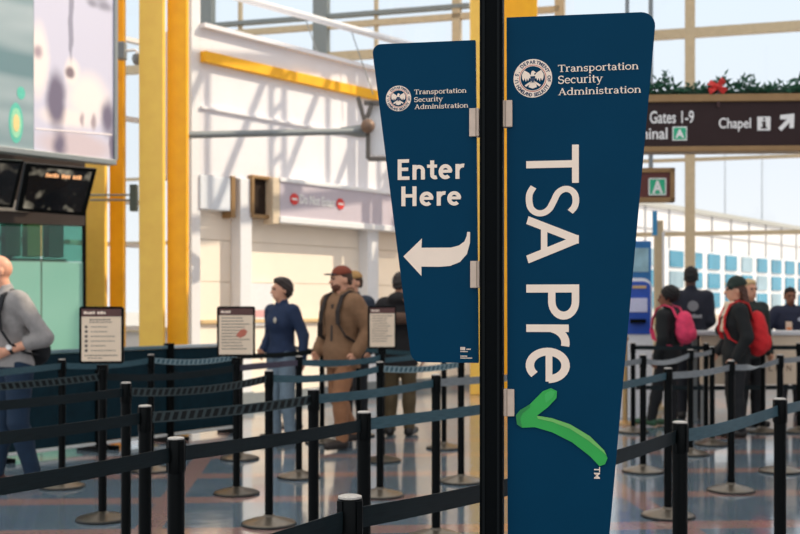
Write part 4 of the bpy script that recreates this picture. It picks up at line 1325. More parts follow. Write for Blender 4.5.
# square letter sign further back
GS = Plane(*(lambda p: (p.x, p.y))(P(660, 185, 14.0)), R(-4))
xa, zt_ = GS.pix(628, 168); xb, zb_ = GS.pix(675, 202)
t = empty('terminal_sign', GS.world((xa + xb) / 2, 0, zb_), GS.rz)
w, h = xb - xa, zt_ - zb_
MB().box((0, .06, h / 2), (w - .06, .10, h - .06)).obj('face_panel', mat('maroon_panel', (96, 44, 38), .5), t)
f = MB(); f.box((0, .06, h - .03), (w, .14, .06)); f.box((0, .06, .03), (w, .14, .06)); f.box((w / 2 - .03, .06, h / 2), (.06, .14, h)); f.box((-w / 2 + .03, .06, h / 2), (.06, .14, h))
f.obj('frame', M['bronze'], t, bevel=.006)
qa = GS.pix(649, 195.5); qb = GS.pix(665.5, 178)
off_ = (xa + xb) / 2
sq = MB().box(((qa[0] + qb[0]) / 2 - off_, 0, (qa[1] + qb[1]) / 2 - zb_), (qb[0] - qa[0], .02, qb[1] - qa[1])).obj('green_square', mg, t)
k = MB(); cz = (qa[1] + qb[1]) / 2 - zb_; cxx = (qa[0] + qb[0]) / 2 - off_; hw = (qb[0] - qa[0]) / 2
for s in (-1, 1):
    k.box((cxx + s * hw, -.004, cz), (.014, .024, 2 * hw)); k.box((cxx, -.004, cz + s * hw * .98), (2 * hw, .024, .014))
k.obj('square_border', M['white'], sq)
vs, fs = text_poly('A', .035); qa = GS.pix(652, 193.5); qb = GS.pix(662.8, 180.5)
mb = MB(); flat(mb, fit(vs, qa[0] - off_, qa[1] - zb_, qb[0] - off_, qb[1] - zb_), fs, -.015, -.009); mb.obj('letter', M['white'], sq)
MB().box((0, .06, h + 2.2), (.05, .05, 4.4)).obj('hanger', M['grey_metal'], t)
tag(t, 'square sign with a white letter A on green, below the long brown sign', 'sign')

# slim column with a small blue banner, blue display, blue kiosk
t = empty('slim_post', P(658.5, 305, 15.0) * 1); t.location.z = 0
MB().box((0, 0, 1.28), (.11, .11, 2.56)).obj('shaft', M['tan_metal'], t, bevel=.01)
MB().box((-.065, -.06, 2.52), (.06, .03, .33)).obj('blue_flag', mat('flag_blue', (58, 146, 196), .5), t)
MB().box((.05, -.03, 1.2), (.03, .08, 2.4)).obj('white_strip', M['white_metal'], t)
MB().box((0, 0, .03), (.2, .2, .06)).obj('foot_plate', M['tan_metal'], t)
tag(t, 'slim tan post with a small blue flag strip, left of the officer seen from behind', 'post')

def blue_kiosk():
    d = 14.0
    p0 = P(635, 305, d)
    t = empty('information_kiosk', (p0.x, d, 0), R(-6))
    hx = 17 / FPX * d
    z0, z1 = .0, P(0, 278, d).z
    poly = rounded([(-hx, z0), (hx, z0), (hx, z1), (-hx, z1)], (.02, .02, .13, .13))
    b = MB(); b.prism(poly, .0, .22); b.obj('shell', M['white_metal'], t)
    b = MB(); b.prism([(x * .88, P(0, 334, d).z + (z - 0) / z1 * (z1 * .975 - P(0, 334, d).z)) for x, z in poly], -.02, .01); b.obj('front_panel', mat('kiosk_blue', (28, 78, 176), .4), t)
    zz = lambda py: P(0, py, d).z
    MB().box((.0, -.025, (zz(298) + zz(312)) / 2), (hx * 1.4, .02, zz(298) - zz(312))).obj('screen', mat('kiosk_screen', (204, 206, 232), .3), t)
    MB().box((.05, -.025, zz(287)), (hx * .8, .02, .035)).obj('label_strip', mat('kiosk_tan', (206, 172, 120), .5), t)
    MB().box((.03, -.05, zz(321)), (hx * .9, .08, .05)).obj('card_slot', M['black'], t)
    tag(t, 'blue rounded kiosk with a pale screen at the right edge of the TSA panel', 'kiosk')
blue_kiosk()
t = empty('poster_stand', (P(636, 305, 15.5).x, 15.5, 0))
zz = lambda py: P(0, py, 15.5).z
MB().box((0, 0, (zz(241) + zz(290)) / 2), (.42, .05, zz(241) - zz(290))).obj('board', mat('display_blue', (40, 112, 176), .4), t, bevel=.01)
MB().box((.0, -.03, (zz(248) + zz(272)) / 2), (.34, .012, zz(248) - zz(272))).obj('picture', mat('display_pale', (150, 190, 206), .4, 0, .2, 6), t)
MB().box((0, 0, zz(290) / 2), (.06, .04, zz(290))).obj('leg', M['grey_metal'], t)
MB().box((0, 0, .02), (.4, .3, .04)).obj('foot', M['grey_metal'], t)
tag(t, 'blue framed display board standing behind the rounded kiosk', 'display board')

# inspection desk
d = 13.2
xa, xb = P(700, 0, d).x, P(838, 0, d).x
t = empty('inspection_desk', ((xa + xb) / 2, d, 0))
w = xb - xa
MB().box((0, .22, 1.085), (w + .1, .56, .05)).obj('desk_top', mat('desk_top', (206, 206, 208), .35), t, bevel=.01)
MB().box((0, 0, .77), (w, .04, .58)).obj('front_panel', mat('desk_beige', (222, 202, 176), .6, 0, .03, 5), t, bevel=.006)
for sx in (-1, 1):
    for y in (.02, .44):
        MB().box((sx * (w / 2 - .05), y, .53), (.06, .06, 1.06)).obj('leg', M['grey_metal'], t, bevel=.004)
for k, (body, px0, px1) in enumerate((('L', 768, 772), ('E', 775, 779.5), ('N', 786, 790.5))):
    vs, fs = text_poly(body, .02); c = t.location
    mb = MB(); flat(mb, fit(vs, P(px0, 0, d).x - c.x, P(0, 371, d).z, P(px1, 0, d).x - c.x, P(0, 365, d).z), fs, -.026, -.02)
    mb.obj('lettering', mat('desk_letter', (150, 128, 108), .6), t)
tag(t, 'beige inspection desk with faded letters on its front, far right', 'desk')

t = empty('brass_post', (P(625, 0, 13.3).x, 13.3, 0))
MB().lathe([(.03, .02), (.03, 1.0)], 20).obj('pole', mat('brass', (196, 160, 108), .35, .6), t, smooth=True)
MB().sphere((0, 0, 1.02), .045, 12).obj('knob', mat('brass', (196, 160, 108)), t, smooth=True)
b_ = MB(); b_.lathe([(.16, 0), (.16, .012), (.05, .035), (.03, .04)], 32); b_.obj('base', mat('brass', (196, 160, 108)), t, smooth=True)
tag(t, 'brass coloured post half hidden by the right edge of the TSA panel', 'post')

# ------------------------------------------------------------------ building across the apron
EX = Plane(*(lambda p: (p.x, p.y))(P(640, 300, 45.0)), math.atan2(.788, .616))
t = empty('terminal_building', EX.world(0, 0, -.6), EX.rz)
zr = EX.pix(640, 205)[1] + .6
xL = EX.pix(560, 300)[0]; xR = EX.pix(830, 300)[0]
zw = EX.pix(667, 248)[1] + .6; zw0 = EX.pix(667, 310)[1] + .6
W = xR - xL; cx = (xL + xR) / 2
MB().box((cx, 4, zr / 2), (W, 8, zr)).obj('wall', mat('panel_white', (232, 230, 232), .6, 0, .02, .4), t)
MB().box((cx, 4, zr + .1), (W + .3, 8.3, .2)).obj('roof_edge', mat('roof_grey', (176, 176, 172), .6), t)
sm = MB()
k = 0
x = xL
while x < xR:
    sm.box((x, -.02, (zr + zw) / 2), (.10, .06, zr - zw)); x += 2.3
for f_ in (.45,):
    sm.box((cx, -.02, zw + (zr - zw) * f_), (W, .05, .06))
sm.obj('panel_seam', mat('seam_grey', (172, 172, 176), .6), t)
nrow = 3; hrow = (zw - zw0) / nrow
wm = mat('blue_window', (62, 140, 170), .15, 0, .25, .5)
wm2 = mat('grey_window', (150, 176, 190), .15, 0, .2, .5)
i = 0
x = EX.pix(655, 300)[0]
while x < xR - 1.2:
    for r_ in range(nrow):
        zc = zw - hrow * (r_ + .5)
        MB().box((x, -.03, zc), (1.35, .08, hrow * .80)).obj('window', wm if (i * 7 + r_ * 3) % 5 else wm2, t)
    x += 2.05; i += 1
MB().box((cx, -.2, zw0 - .35), (W, .4, .25)).obj('ledge', mat('ledge_tan', (206, 190, 172), .6), t)
tag(t, 'white airport building with rows of blue windows seen through the glass', 'building')

# two tall lamp masts on the apron
for i, (px, label) in enumerate(((725, 'thin grey floodlight mast on the apron, left of the other mast'), (762, 'thin grey floodlight mast with arms on the apron, right of the other mast'))):
    d = 150.0
    p0 = P(px, 0, d)
    t = empty('light_mast', (p0.x, d, -.6))
    hz = P(0, 128, d).z + .6
    MB().tube([(0, 0, 0), (0, 0, hz)], [.14, .08], 10).obj('mast', mat('mast_grey', (176, 184, 192), .5), t)
    k = MB(); k.tube([(-.5, 0, hz - 3.2), (0, 0, hz - 3.7), (.5, 0, hz - 3.0)], .06, 8)
    k.obj('cross_arm', mat('mast_grey', (176, 184, 192)), t)
    for s in (-1, 1):
        MB().box((s * .55, 0, hz - 3.0), (.35, .3, .2)).obj('floodlight', mat('mast_grey', (176, 184, 192)), t)
    tag(t, label, 'light mast')

# ------------------------------------------------------------------ people: distance-field bodies, one surface each
BULK = {}; LEAN = {}
class SDF:
    def __init__(s, xf=None):
        s.ops = []; s.xf = xf
    def _t(s, p): return s.xf(p) if s.xf else p
    def cone(s, a, b, ra, rb, k=.02, mode='u', fy=1.0):
        s.ops.append(('c', np.array(a, float), np.array(b, float), ra, rb, k, mode, fy)); return s
    def ell(s, c, r, k=.02, mode='u', rz=0.0, rx=0.0):
        s.ops.append(('e', np.array(c, float), np.array(r, float), rz, rx, k, mode, 1)); return s
    def half(s, p, n, mode='i'):
        n = np.array(n, float); n /= np.linalg.norm(n)
        s.ops.append(('h', np.array(p, float), n, 0, 0, 0, mode, 1)); return s
    def mesh(s, h=.01, noise=0.0, nscale=9.0):
        lo = np.full(3, 1e9); hi = np.full(3, -1e9)
        for o in s.ops:
            if o[6] != 'u': continue
            if o[0] == 'c':
                r = max(o[3], o[4]); pts = (o[1], o[2])
                for p in pts: lo = np.minimum(lo, p - r * max(1, o[7])); hi = np.maximum(hi, p + r * max(1, o[7]))
            elif o[0] == 'e':
                r = o[2].max(); lo = np.minimum(lo, o[1] - r); hi = np.maximum(hi, o[1] + r)
        lo -= 3 * h + .01; hi += 3 * h + .01
        n = np.ceil((hi - lo) / h).astype(int) + 1
        ax = [lo[i] + h * np.arange(n[i]) for i in range(3)]
        F = np.full(n, 1.0, np.float32)
        for kind, A, B, c1, c2, k, mode, fy in s.ops:
            if kind == 'h':
                d = ((ax[0] - A[0]) * B[0])[:, None, None] + ((ax[1] - A[1]) * B[1])[None, :, None] + ((ax[2] - A[2]) * B[2])[None, None, :]
                F = np.maximum(F, d.astype(np.float32)); continue
            if kind == 'c':
                r = max(c1, c2) * max(1, fy); l0 = np.minimum(A, B) - r - k - 3 * h; h0 = np.maximum(A, B) + r + k + 3 * h
            else:
                r = B.max(); l0 = A - r - k - 3 * h; h0 = A + r + k + 3 * h
            i0 = [max(0, int((l0[i] - lo[i]) / h)) for i in range(3)]; i1 = [min(n[i], int((h0[i] - lo[i]) / h) + 2) for i in range(3)]
            if any(i1[i] <= i0[i] for i in range(3)): continue
            sl = tuple(slice(i0[i], i1[i]) for i in range(3))
            X = ax[0][sl[0]][:, None, None]; Y = ax[1][sl[1]][None, :, None]; Z = ax[2][sl[2]][None, None, :]
            if kind == 'c':
                ba = B - A; ba2 = ba.copy(); 
                px_, py_, pz_ = X - A[0], (Y - A[1]), Z - A[2]
                L2 = (ba ** 2).sum() + 1e-12
                t = np.clip((px_ * ba[0] + py_ * ba[1] + pz_ * ba[2]) / L2, 0, 1)
                d = np.sqrt((px_ - t * ba[0]) ** 2 + ((py_ - t * ba[1]) / fy) ** 2 + (pz_ - t * ba[2]) ** 2) - (c1 + (c2 - c1) * t)
            else:
                px_, py_, pz_ = X - A[0], Y - A[1], Z - A[2]
                if c1:
                    c_, s_ = math.cos(-c1), math.sin(-c1); px_, py_ = px_ * c_ - py_ * s_, px_ * s_ + py_ * c_
                if c2:
                    c_, s_ = math.cos(-c2), math.sin(-c2); py_, pz_ = py_ * c_ - pz_ * s_, py_ * s_ + pz_ * c_
                k0 = np.sqrt((px_ / B[0]) ** 2 + (py_ / B[1]) ** 2 + (pz_ / B[2]) ** 2)
                k1 = np.sqrt((px_ / B[0] ** 2) ** 2 + (py_ / B[1] ** 2) ** 2 + (pz_ / B[2] ** 2) ** 2) + 1e-9
                d = k0 * (k0 - 1) / k1
            f = F[sl]
            if mode == 'u':
                hh = np.clip(.5 + .5 * (f - d) / k, 0, 1); F[sl] = f * (1 - hh) + d * hh - k * hh * (1 - hh)
            elif mode == 's':
                d = -d; hh = np.clip(.5 - .5 * (f - d) / k, 0, 1); F[sl] = f * (1 - hh) + d * hh + k * hh * (1 - hh)
        if noise:
            X = ax[0][:, None, None]; Y = ax[1][None, :, None]; Z = ax[2][None, None, :]
            F = F + noise * (np.sin(X * nscale * 2.3 + Z * nscale * 1.7) * np.sin(Z * nscale * 1.9 - X * nscale + Y * nscale * 2.1) + .5 * np.sin(Z * nscale * 4.1 + Y * nscale * 3.0 + X * 5))
        S = F < 0
        # surface nets
        c = [S[dx:n[0] - 1 + dx, dy:n[1] - 1 + dy, dz:n[2] - 1 + dz] for dx in (0, 1) for dy in (0, 1) for dz in (0, 1)]
        tot = sum(x.astype(np.int8) for x in c)
        act = (tot > 0) & (tot < 8)
        idx = np.argwhere(act)
        vid = np.full(act.shape, -1, np.int64); vid[act] = np.arange(len(idx))
        corner = np.array([(dx, dy, dz) for dx in (0, 1) for dy in (0, 1) for dz in (0, 1)])
        vals = np.stack([F[idx[:, 0] + q[0], idx[:, 1] + q[1], idx[:, 2] + q[2]] for q in corner], 1)
        acc = np.zeros((len(idx), 3)); cnt = np.zeros(len(idx))
        for a in range(8):
            for b in range(a + 1, 8):
                if np.abs(corner[a] - corner[b]).sum() != 1: continue
                va, vb = vals[:, a], vals[:, b]; m = (va < 0) != (vb < 0)
                tt = np.where(m, va / np.where(m, va - vb, 1), 0)
                p = corner[a] + tt[:, None] * (corner[b] - corner[a])
                acc[m] += p[m]; cnt[m] += 1
        V = (idx + acc / cnt[:, None]) * h + lo
        faces = []
        for axis in range(3):
            u, v = [(1, 2), (2, 0), (0, 1)][axis]
            sl0 = [slice(1, -1)] * 3; sl1 = [slice(1, -1)] * 3
            sl0[axis] = slice(0, -1); sl1[axis] = slice(1, None)
            s0, s1 = S[tuple(sl0)], S[tuple(sl1)]
            e = np.argwhere(s0 != s1)
            o = np.ones(3, int); o[axis] = 0
            e = e + o
            flip = S[e[:, 0], e[:, 1], e[:, 2]]
            du = np.zeros(3, int); du[u] = 1; dv = np.zeros(3, int); dv[v] = 1
            q = [vid[tuple((e - w).T)] for w in (du * 0, du, du + dv, dv)]
            Q = np.stack(q, 1)
            Q[~flip] = Q[~flip][:, ::-1]
            faces.append(Q)
        Fq = np.concatenate(faces)
        Fq = Fq[(Fq >= 0).all(1)]
        return V, Fq

def sdf_obj(s, name, m, parent, scale=1.0, h=.01, noise=0.0, nscale=9.0, loc=(0, 0, 0)):
    V, Fq = s.mesh(h, noise, nscale)
    me = bpy.data.meshes.new(name)
    me.from_pydata((V * scale).tolist(), [], Fq.tolist())
    me.materials.append(m)
    me.polygons.foreach_set('use_smooth', [True] * len(me.polygons))
    me.update()
    o = bpy.data.objects.new(name, me); COL.objects.link(o); o.parent = parent; o.location = loc
    sm = o.modifiers.new('smooth', 'SMOOTH'); sm.iterations = 2; sm.factor = .5
    return o

def rot2(p, c, a):
    x, y = p[0] - c[0], p[1] - c[1]
    return (c[0] + x * math.cos(a) - y * math.sin(a), c[1] + x * math.sin(a) + y * math.cos(a), p[2])

STAND = dict(hipL=(.09, 0, .93), hipR=(-.09, 0, .93), kneeL=(.10, -.02, .50), kneeR=(-.10, -.02, .50), ankL=(.11, .02, .09), ankR=(-.11, .02, .09),
             toeL=(.13, -.17, .035), toeR=(-.13, -.17, .035), shL=(.185, .0, 1.43), shR=(-.185, .0, 1.43),
             elL=(.25, .04, 1.15), elR=(-.25, .04, 1.15), wrL=(.25, -.05, .90), wrR=(-.25, -.05, .90))

def person(name_label, px, d, height, face, skin, top, legs, shoes, hair, pose=None, head_yaw=0.0, head_pitch=0.0, female=False, scarf=None,
           hem=.90, sleeve=1.0, hood=False, collar=True, bulk=.022, extra=None, lean=0.0):
    """face: world direction the body faces (dx, dy)"""
    J = dict(STAND)
    if pose: J.update(pose)
    S = height / 1.78
    rz = math.atan2(face[1], face[0]) + PI / 2
    t = empty('person', ((px - 400) / FPX * d, d, 0), rz)
    tag(t, name_label, 'person')
    C = (0, -.02, 1.665)
    A = np.array
    def hd(p):                       # turn the head about the neck
        q = (p[0], p[1], p[2])
        if head_pitch:
            y, z = q[1] - .0, q[2] - 1.56
            q = (q[0], y * math.cos(head_pitch) + z * math.sin(head_pitch) * -1, 1.56 + y * math.sin(head_pitch) + z * math.cos(head_pitch))
        return rot2(q, (0, 0), head_yaw)
    sw = .92 if female else 1.0
    def core(b, off=0.0, k=.05):
        b.ell((0, .0, .95), (.165 * (1.03 if female else 1) + off, .112 + off, .13 + off), k)
        b.ell((0, .005, 1.10), (.137 * sw + off, .098 + off, .15 + off), k)
        b.ell((0, .0, 1.30), (.165 * sw + off, .115 + off, .18 + off), k)
        b.cone((.14 * sw, 0, 1.425), (-.14 * sw, 0, 1.425), .055 + off, .055 + off, k)
        if female: b.ell((0, -.07, 1.30), (.13 + off, .06 + off, .07 + off), k)
    def arm(b, sd, off=0.0, upto=1.0):
        sh, el, wr = (A(J[q + sd]) for q in ('sh', 'el', 'wr'))
        sh = sh * A((sw, 1, 1))
        b.cone(sh, el, .052 + off, .042 + off * .9, .035)
        e2 = el + (wr - el) * upto
        b.cone(el, e2, .042 + off * .9, .042 + (.028 - .042) * upto + off * .8, .02)
    def leg(b, sd, off=0.0, upto=1.0):
        hp, kn, an = (A(J[q + sd]) for q in ('hip', 'knee', 'ank'))
        b.cone(hp, kn, .088 + off, .058 + off, .03)
        b.cone(kn, kn + (an - kn) * upto, .058 + off, .040 + off * 1.1, .02)
        b.ell(kn + (an - kn) * .3 + A((0, .012, 0)), (.05 + off, .055 + off, .10), .03)
    # ---- body
    b = SDF()
    core(b); arm(b, 'L'); arm(b, 'R'); leg(b, 'L'); leg(b, 'R')
    b.cone((0, .01, 1.44), hd((0, -.005, 1.575)), .058, .053, .03)
    b.ell(hd((0, .0, 1.69)), (.074, .092, .092), .02, rz=head_yaw)
    b.ell(hd((0, -.035, 1.635)), (.060, .068, .085), .03, rz=head_yaw)
    b.ell(hd((0, -.06, 1.585)), (.040, .040, .035), .03, rz=head_yaw)
    b.cone(hd((0, -.098, 1.668)), hd((0, -.122, 1.632)), .011, .016, .012)
    b.ell(hd((0, -.100, 1.69)), (.050, .016, .013), .02, rz=head_yaw)
    for s in (-1, 1):
        b.ell(hd((s * .076, .01, 1.652)), (.010, .022, .034), .006, rz=head_yaw)
        b.ell(hd((s * .031, -.113, 1.668)), (.017, .014, .011), .01, 's', rz=head_yaw)
    b.ell(hd((0, -.105, 1.602)), (.024, .012, .009), .008, rz=head_yaw)
    for sd, s in (('L', 1), ('R', -1)):
        el, wr = A(J['el' + sd]), A(J['wr' + sd])
        f = (wr - el) / np.linalg.norm(wr - el)
        lat = np.cross(f, A((s * 1.0, 0.15, 0))); lat /= np.linalg.norm(lat) + 1e-9     # across the knuckles
        nrm = np.cross(f, lat); nrm /= np.linalg.norm(nrm)
        if nrm[0] * s > 0: nrm = -nrm             # palm looks to the body
        if lat[1] > 0: lat = -lat                   # thumb side forward
        pc = wr + f * .045
        b.cone(wr, wr + f * .03, .027, .028, .01)
        for q, L in ((-.028, .064), (-.009, .074), (.010, .080), (.029, .074)):
            k0 = wr + f * .02 - lat * q * .6; k1 = wr + f * .085 - lat * q
            b.cone(k0, k1, .017, .0135, .012)
            k2 = k1 + (f * .9 + nrm * .35) * L * .5; k3 = k2 + (f * .55 + nrm * .8) * L * .5
            b.cone(k1, k2, .0115, .0105, .004); b.cone(k2, k3, .0105, .0085, .004)
        t0 = wr + f * .03 + lat * .02; t1 = t0 + (f * .7 + lat * .8 + nrm * .2) * .045; t2 = t1 + (f * .95 + nrm * .3 + lat * .1) * .032
        b.cone(t0, t1, .016, .0135, .01); b.cone(t1, t2, .0125, .010, .006)
        an, to = A(J['ank' + sd]), A(J['toe' + sd])
        b.cone(an + A((0, .02, -.045)), to, .036, .028, .03); b.cone(an, an + A((0, .03, -.05)), .038, .034, .03)
    sdf_obj(b, 'body', skin, t, S, .0085)
    # ---- eyes, brows, mouth
    for s in (-1, 1):
        e = MB(); c = hd((s * .031, -.101, 1.669)); e.sphere([q * S for q in c], .0115 * S, 10); e.obj('eye', M['eye'], t, smooth=True)
    e = MB(); c = hd((0, -.112, 1.601)); e.sphere([q * S for q in c], (.021 * S, .008 * S, .005 * S), 10); e.obj('mouth', M['lip'], t, smooth=True)
    # ---- trousers, shoes
    p_ = SDF()
    p_.ell((0, .0, .955), (.172 * (1.03 if female else 1), .122, .125), .05)
    lo = .02
    leg(p_, 'L', lo, .97); leg(p_, 'R', lo, .97)
    p_.half((0, 0, 1.02), (0, 0, 1)); p_.half((0, 0, .055), (0, 0, -1))
    sdf_obj(p_, 'trousers', legs, t, S, .010, .0025, 11)
    for sd in 'LR':
        an, to = A(J['ank' + sd]), A(J['toe' + sd])
        q = SDF(); q.cone(an + A((0, .025, -.04)), to + A((0, -.01, .012)), .047, .038, .03); q.cone(an, an + A((0, .025, -.05)), .046, .046, .03)
        zmin = min(an[2] - .09, to[2] - .035)
        q.half((0, 0, zmin), (0, 0, -1))
        sdf_obj(q, 'shoe', shoes, t, S, .009)
    # ---- jacket or shirt
    j = SDF()
    core(j, bulk, .06); 
    if hem < .86: j.cone((.0, 0, .95), (0, 0, hem), .15 + bulk, .16 + bulk, .06, fy=.75)
    arm(j, 'L', bulk * .95, sleeve * .97); arm(j, 'R', bulk * .95, sleeve * .97)
    if collar: j.cone((0, .005, 1.45), (0, -.0, 1.535), .075, .066, .03)
    if hood:
        j.ell((0, .085, 1.50), (.12, .075, .075), .03); j.cone((.08, -.02, 1.49), (-.0, .06, 1.53), .035, .05, .03); j.cone((-.08, -.02, 1.49), (0, .06, 1.53), .035, .05, .03)
    j.ell((0, -.075, 1.575), (.045, .06, .06), .01, 's')
    j.half((0, 0, 1.56), (0, -.25, 1))
    # a straight hem
    hz = hem
    jj = SDF(); jj.ops = list(j.ops)
    V, Fq = jj.mesh(.010, .003, 10)
    arms_low = min(J['wrL'][2], J['wrR'][2])
    keep = np.ones(len(V), bool)
    tors = (np.abs(V[:, 0]) < .215) & (V[:, 2] < hz)
    # keep sleeves: points close to either arm
    def darm(sd):
        out = np.full(len(V), 9.0)
        for q0, q1 in (('sh', 'el'), ('el', 'wr')):
            a0, b0 = A(J[q0 + sd]), A(J[q1 + sd]); tt = np.clip(((V - a0) @ (b0 - a0)) / ((b0 - a0) ** 2).sum(), 0, 1)
            out = np.minimum(out, np.linalg.norm(V - a0 - tt[:, None] * (b0 - a0), axis=1))
        return out
    nearer = np.minimum(darm('L'), darm('R')) < .05 + bulk
    low = (V[:, 2] < hz) & ~nearer
    V[low, 2] = np.maximum(V[low, 2], hz - .004)
    me = bpy.data.meshes.new(top[0]); me.from_pydata((V * S).tolist(), [], Fq.tolist()); me.materials.append(top[1])
    me.polygons.foreach_set('use_smooth', [True] * len(me.polygons)); me.update()
    jo = bpy.data.objects.new(top[0], me); COL.objects.link(jo); jo.parent = t
    sm = jo.modifiers.new('smooth', 'SMOOTH'); sm.iterations = 2; sm.factor = .5
    # ---- hair and hats
    kind, hm = hair[0], hair[1]
    if kind in ('short', 'cap', 'long', 'beanie', 'bun'):
        q = SDF(); q.ell(hd((0, .006, 1.698)), (.083, .099, .096), .02, rz=head_yaw)
        if kind in ('short', 'bun'): q.ell(hd((0, -.02, 1.745)), (.066, .075, .045), .03, rz=head_yaw)
        q.ell(hd((0, .05, 1.655)), (.072, .055, .075), .02, rz=head_yaw)
        n_ = rot2((0, -.62, -.78), (0, 0), head_yaw)
        q.half(hd((0, -.035, 1.695)) if kind != 'cap' else hd((0, -.01, 1.68)), n_)
        if kind == 'bun': q.ell(hd((0, .115, 1.70)), (.045, .04, .045), .02)
        if kind == 'long':
            q.ops = q.ops[:1] + [q.ops[-1]]
            for s in (-1, 0, 1):
                q.cone(hd((s * .055, .045, 1.68)), hd((s * .085, .075 - abs(s) * .06, 1.42)), .045, .035, .03)
        sdf_obj(q, 'hair', hm, t, S, .009, .004, 26)
    if kind == 'bob':
        q = SDF(); q.ell(hd((0, .012, 1.705)), (.094, .110, .098), .02, rz=head_yaw); q.ell(hd((0, .045, 1.66)), (.092, .082, .095), .03, rz=head_yaw); q.ell(hd((.02, -.045, 1.755)), (.07, .06, .042), .03, rz=head_yaw)
        q.half(hd((0, -.045, 1.70)), rot2((0, -.80, -.60), (0, 0), head_yaw))
        sdf_obj(q, 'hair', hm, t, S, .009, .006, 30)
    if kind == 'afro':
        q = SDF(); q.ell(hd((0, .03, 1.715)), (.118, .125, .115), .02)
        n_ = rot2((0, -.8, -.55), (0, 0), head_yaw); q.half(hd((0, -.055, 1.67)), n_)
        sdf_obj(q, 'hair', hm, t, S, .009, .008, 36)
    if kind == 'stubble':
        q = SDF(); q.ell(hd((0, .01, 1.655)), (.0765, .088, .05), .02, rz=head_yaw); q.half(hd((0, .03, 1.6)), rot2((0, -1, .0), (0, 0), head_yaw))
        sdf_obj(q, 'hair', hm, t, S, .009, .002, 30)
    if len(hair) > 2 and hair[2] == 'beard':
        q = SDF(); q.ell(hd((0, -.052, 1.59)), (.058, .060, .052), .02, rz=head_yaw)
        q.ell(hd((0, -.108, 1.622)), (.03, .014, .008), .012, rz=head_yaw)
        n_ = rot2((0, .45, .9), (0, 0), head_yaw); q.half(hd((0, -.07, 1.622)), n_)
        sdf_obj(q, 'beard', hair[3], t, S, .008, .003, 40)
    if kind == 'cap':
        q = SDF(); q.ell(hd((0, .0, 1.715)), (.089, .106, .088), .02, rz=head_yaw); q.half(hd((0, 0, 1.712)), rot2((0, .12, -1), (0, 0), head_yaw))
        co = sdf_obj(q, 'cap', hair[4], t, S, .009)
        br = SDF(); br.ell(hd((0, -.115, 1.712)), (.075, .075, .009), .01, rz=head_yaw)
        sdf_obj(br, 'brim', hair[5], co, S, .007)
    if kind == 'beanie':
        q = SDF(); q.ell(hd((0, .012, 1.728)), (.092, .112, .105), .02, rz=head_yaw); q.half(hd((0, 0, 1.70)), rot2((0, .25, -1), (0, 0), head_yaw))
        q.cone(hd((.06, -.06, 1.70)), hd((-.06, -.06, 1.70)), .035, .035, .03)
        co = sdf_obj(q, 'beanie', hair[4], t, S, .009, .002, 40)
        e = MB(); e.lathe([(.018, 0), (.018, .006)], 14)
        cpt = hd((0, -.115, 1.735)); 
        e.v = [((cpt[0] + x) * S, (cpt[1] - z) * S, (cpt[2] + y) * S) for x, y, z in e.v]
        e.obj('badge', mat('gold_badge', (226, 176, 60), .4), co)
    if scarf is not None:
        q = SDF()
        for k in range(10):
            a = 2 * PI * k / 10; a2 = 2 * PI * (k + 1) / 10
            q.cone((.085 * math.cos(a), -.01 + .085 * math.sin(a), 1.50), (.085 * math.cos(a2), -.01 + .085 * math.sin(a2), 1.50), .035, .035, .02)
        q.cone((.06, -.10, 1.49), (.08, -.17, 1.22), .036, .03, .02)
        sdf_obj(q, 'scarf', scarf, t, S, .010, .004, 24)
    if extra: extra(t, S, J, hd)
    BULK[t.name] = bulk
    LEAN[t.name] = (lean, .95 * S)
    if lean:                                # upper body bent forward from the hips
        for o in [c for c in t.children_recursive if c.type == 'MESH']:
            co = np.zeros(len(o.data.vertices) * 3); o.data.vertices.foreach_get('co', co); co = co.reshape(-1, 3)
            co[:, 1] -= lean * np.maximum(0, co[:, 2] - .95 * S); o.data.vertices.foreach_set('co', co.ravel()); o.data.update()
    return t

def rucksack(owner, m_body, m_strap, label, w=.15, h=.23, dp=.09, S=1.0, zc=1.22, yb=.20, straps=True):
    """a rucksack on the owner's back, a thing of its own"""
    loc = owner.matrix_basis @ Vector((0, yb * S, (zc - h) * S))
    t = empty('rucksack', loc, owner.rotation_euler.z)
    q = SDF(); q.ell((0, 0, h), (w, dp, h), .05); q.ell((0, .01, h * .62), (w * 1.02, dp * 1.1, h * .6), .05); q.ell((0, -.03, h * 1.1), (w * .95, dp * .7, h * .9), .05)
    sdf_obj(q, 'pack', m_body, t, S, .012, .004, 14)
    q = SDF(); q.ell((0, dp * .95, h * .62), (w * .72, dp * .42, h * .42), .03); sdf_obj(q, 'front_pocket', m_body, t, S, .010)
    if straps:
        for s in (-1, 1):
            b = MB()
            x = s * .115
            db = BULK.get(owner.name, .022) - .02
            pts = [(x, -yb + .16 + db, h * 1.55), (x, -yb + .09 + db, 1.495 - zc + h + db), (x, -yb + .0, 1.525 - zc + h + db * 1.2), (x, -yb - .085 - db * .6, 1.485 - zc + h + db), (x * 1.02, -yb - .142 - db, 1.36 - zc + h), (x * 1.12, -yb - .148 - db, 1.24 - zc + h), (x * 1.4 + s * db, -yb - .10 - db, 1.12 - zc + h), (x * 1.5 + s * db, -yb + .0, 1.05 - zc + h), (x * 1.2, -yb + .12, 1.03 - zc + h)]
            pts = [Vector(p) * S for p in pts]
            for a, c in zip(pts[:-1], pts[1:]):
                b.span(a, c + (c - a).normalized() * .008, .055 * S, .014 * S)
            b.obj('strap', m_strap, t, bevel=.004)
    ln, hip = LEAN.get(owner.name, (0, 0))
    if ln:
        z0_ = t.location.z
        for o in [c for c in t.children_recursive if c.type == 'MESH']:
            for v in o.data.vertices: v.co.y -= ln * max(0, v.co.z + z0_ - hip)
    tag(t, label, 'rucksack')
    return t

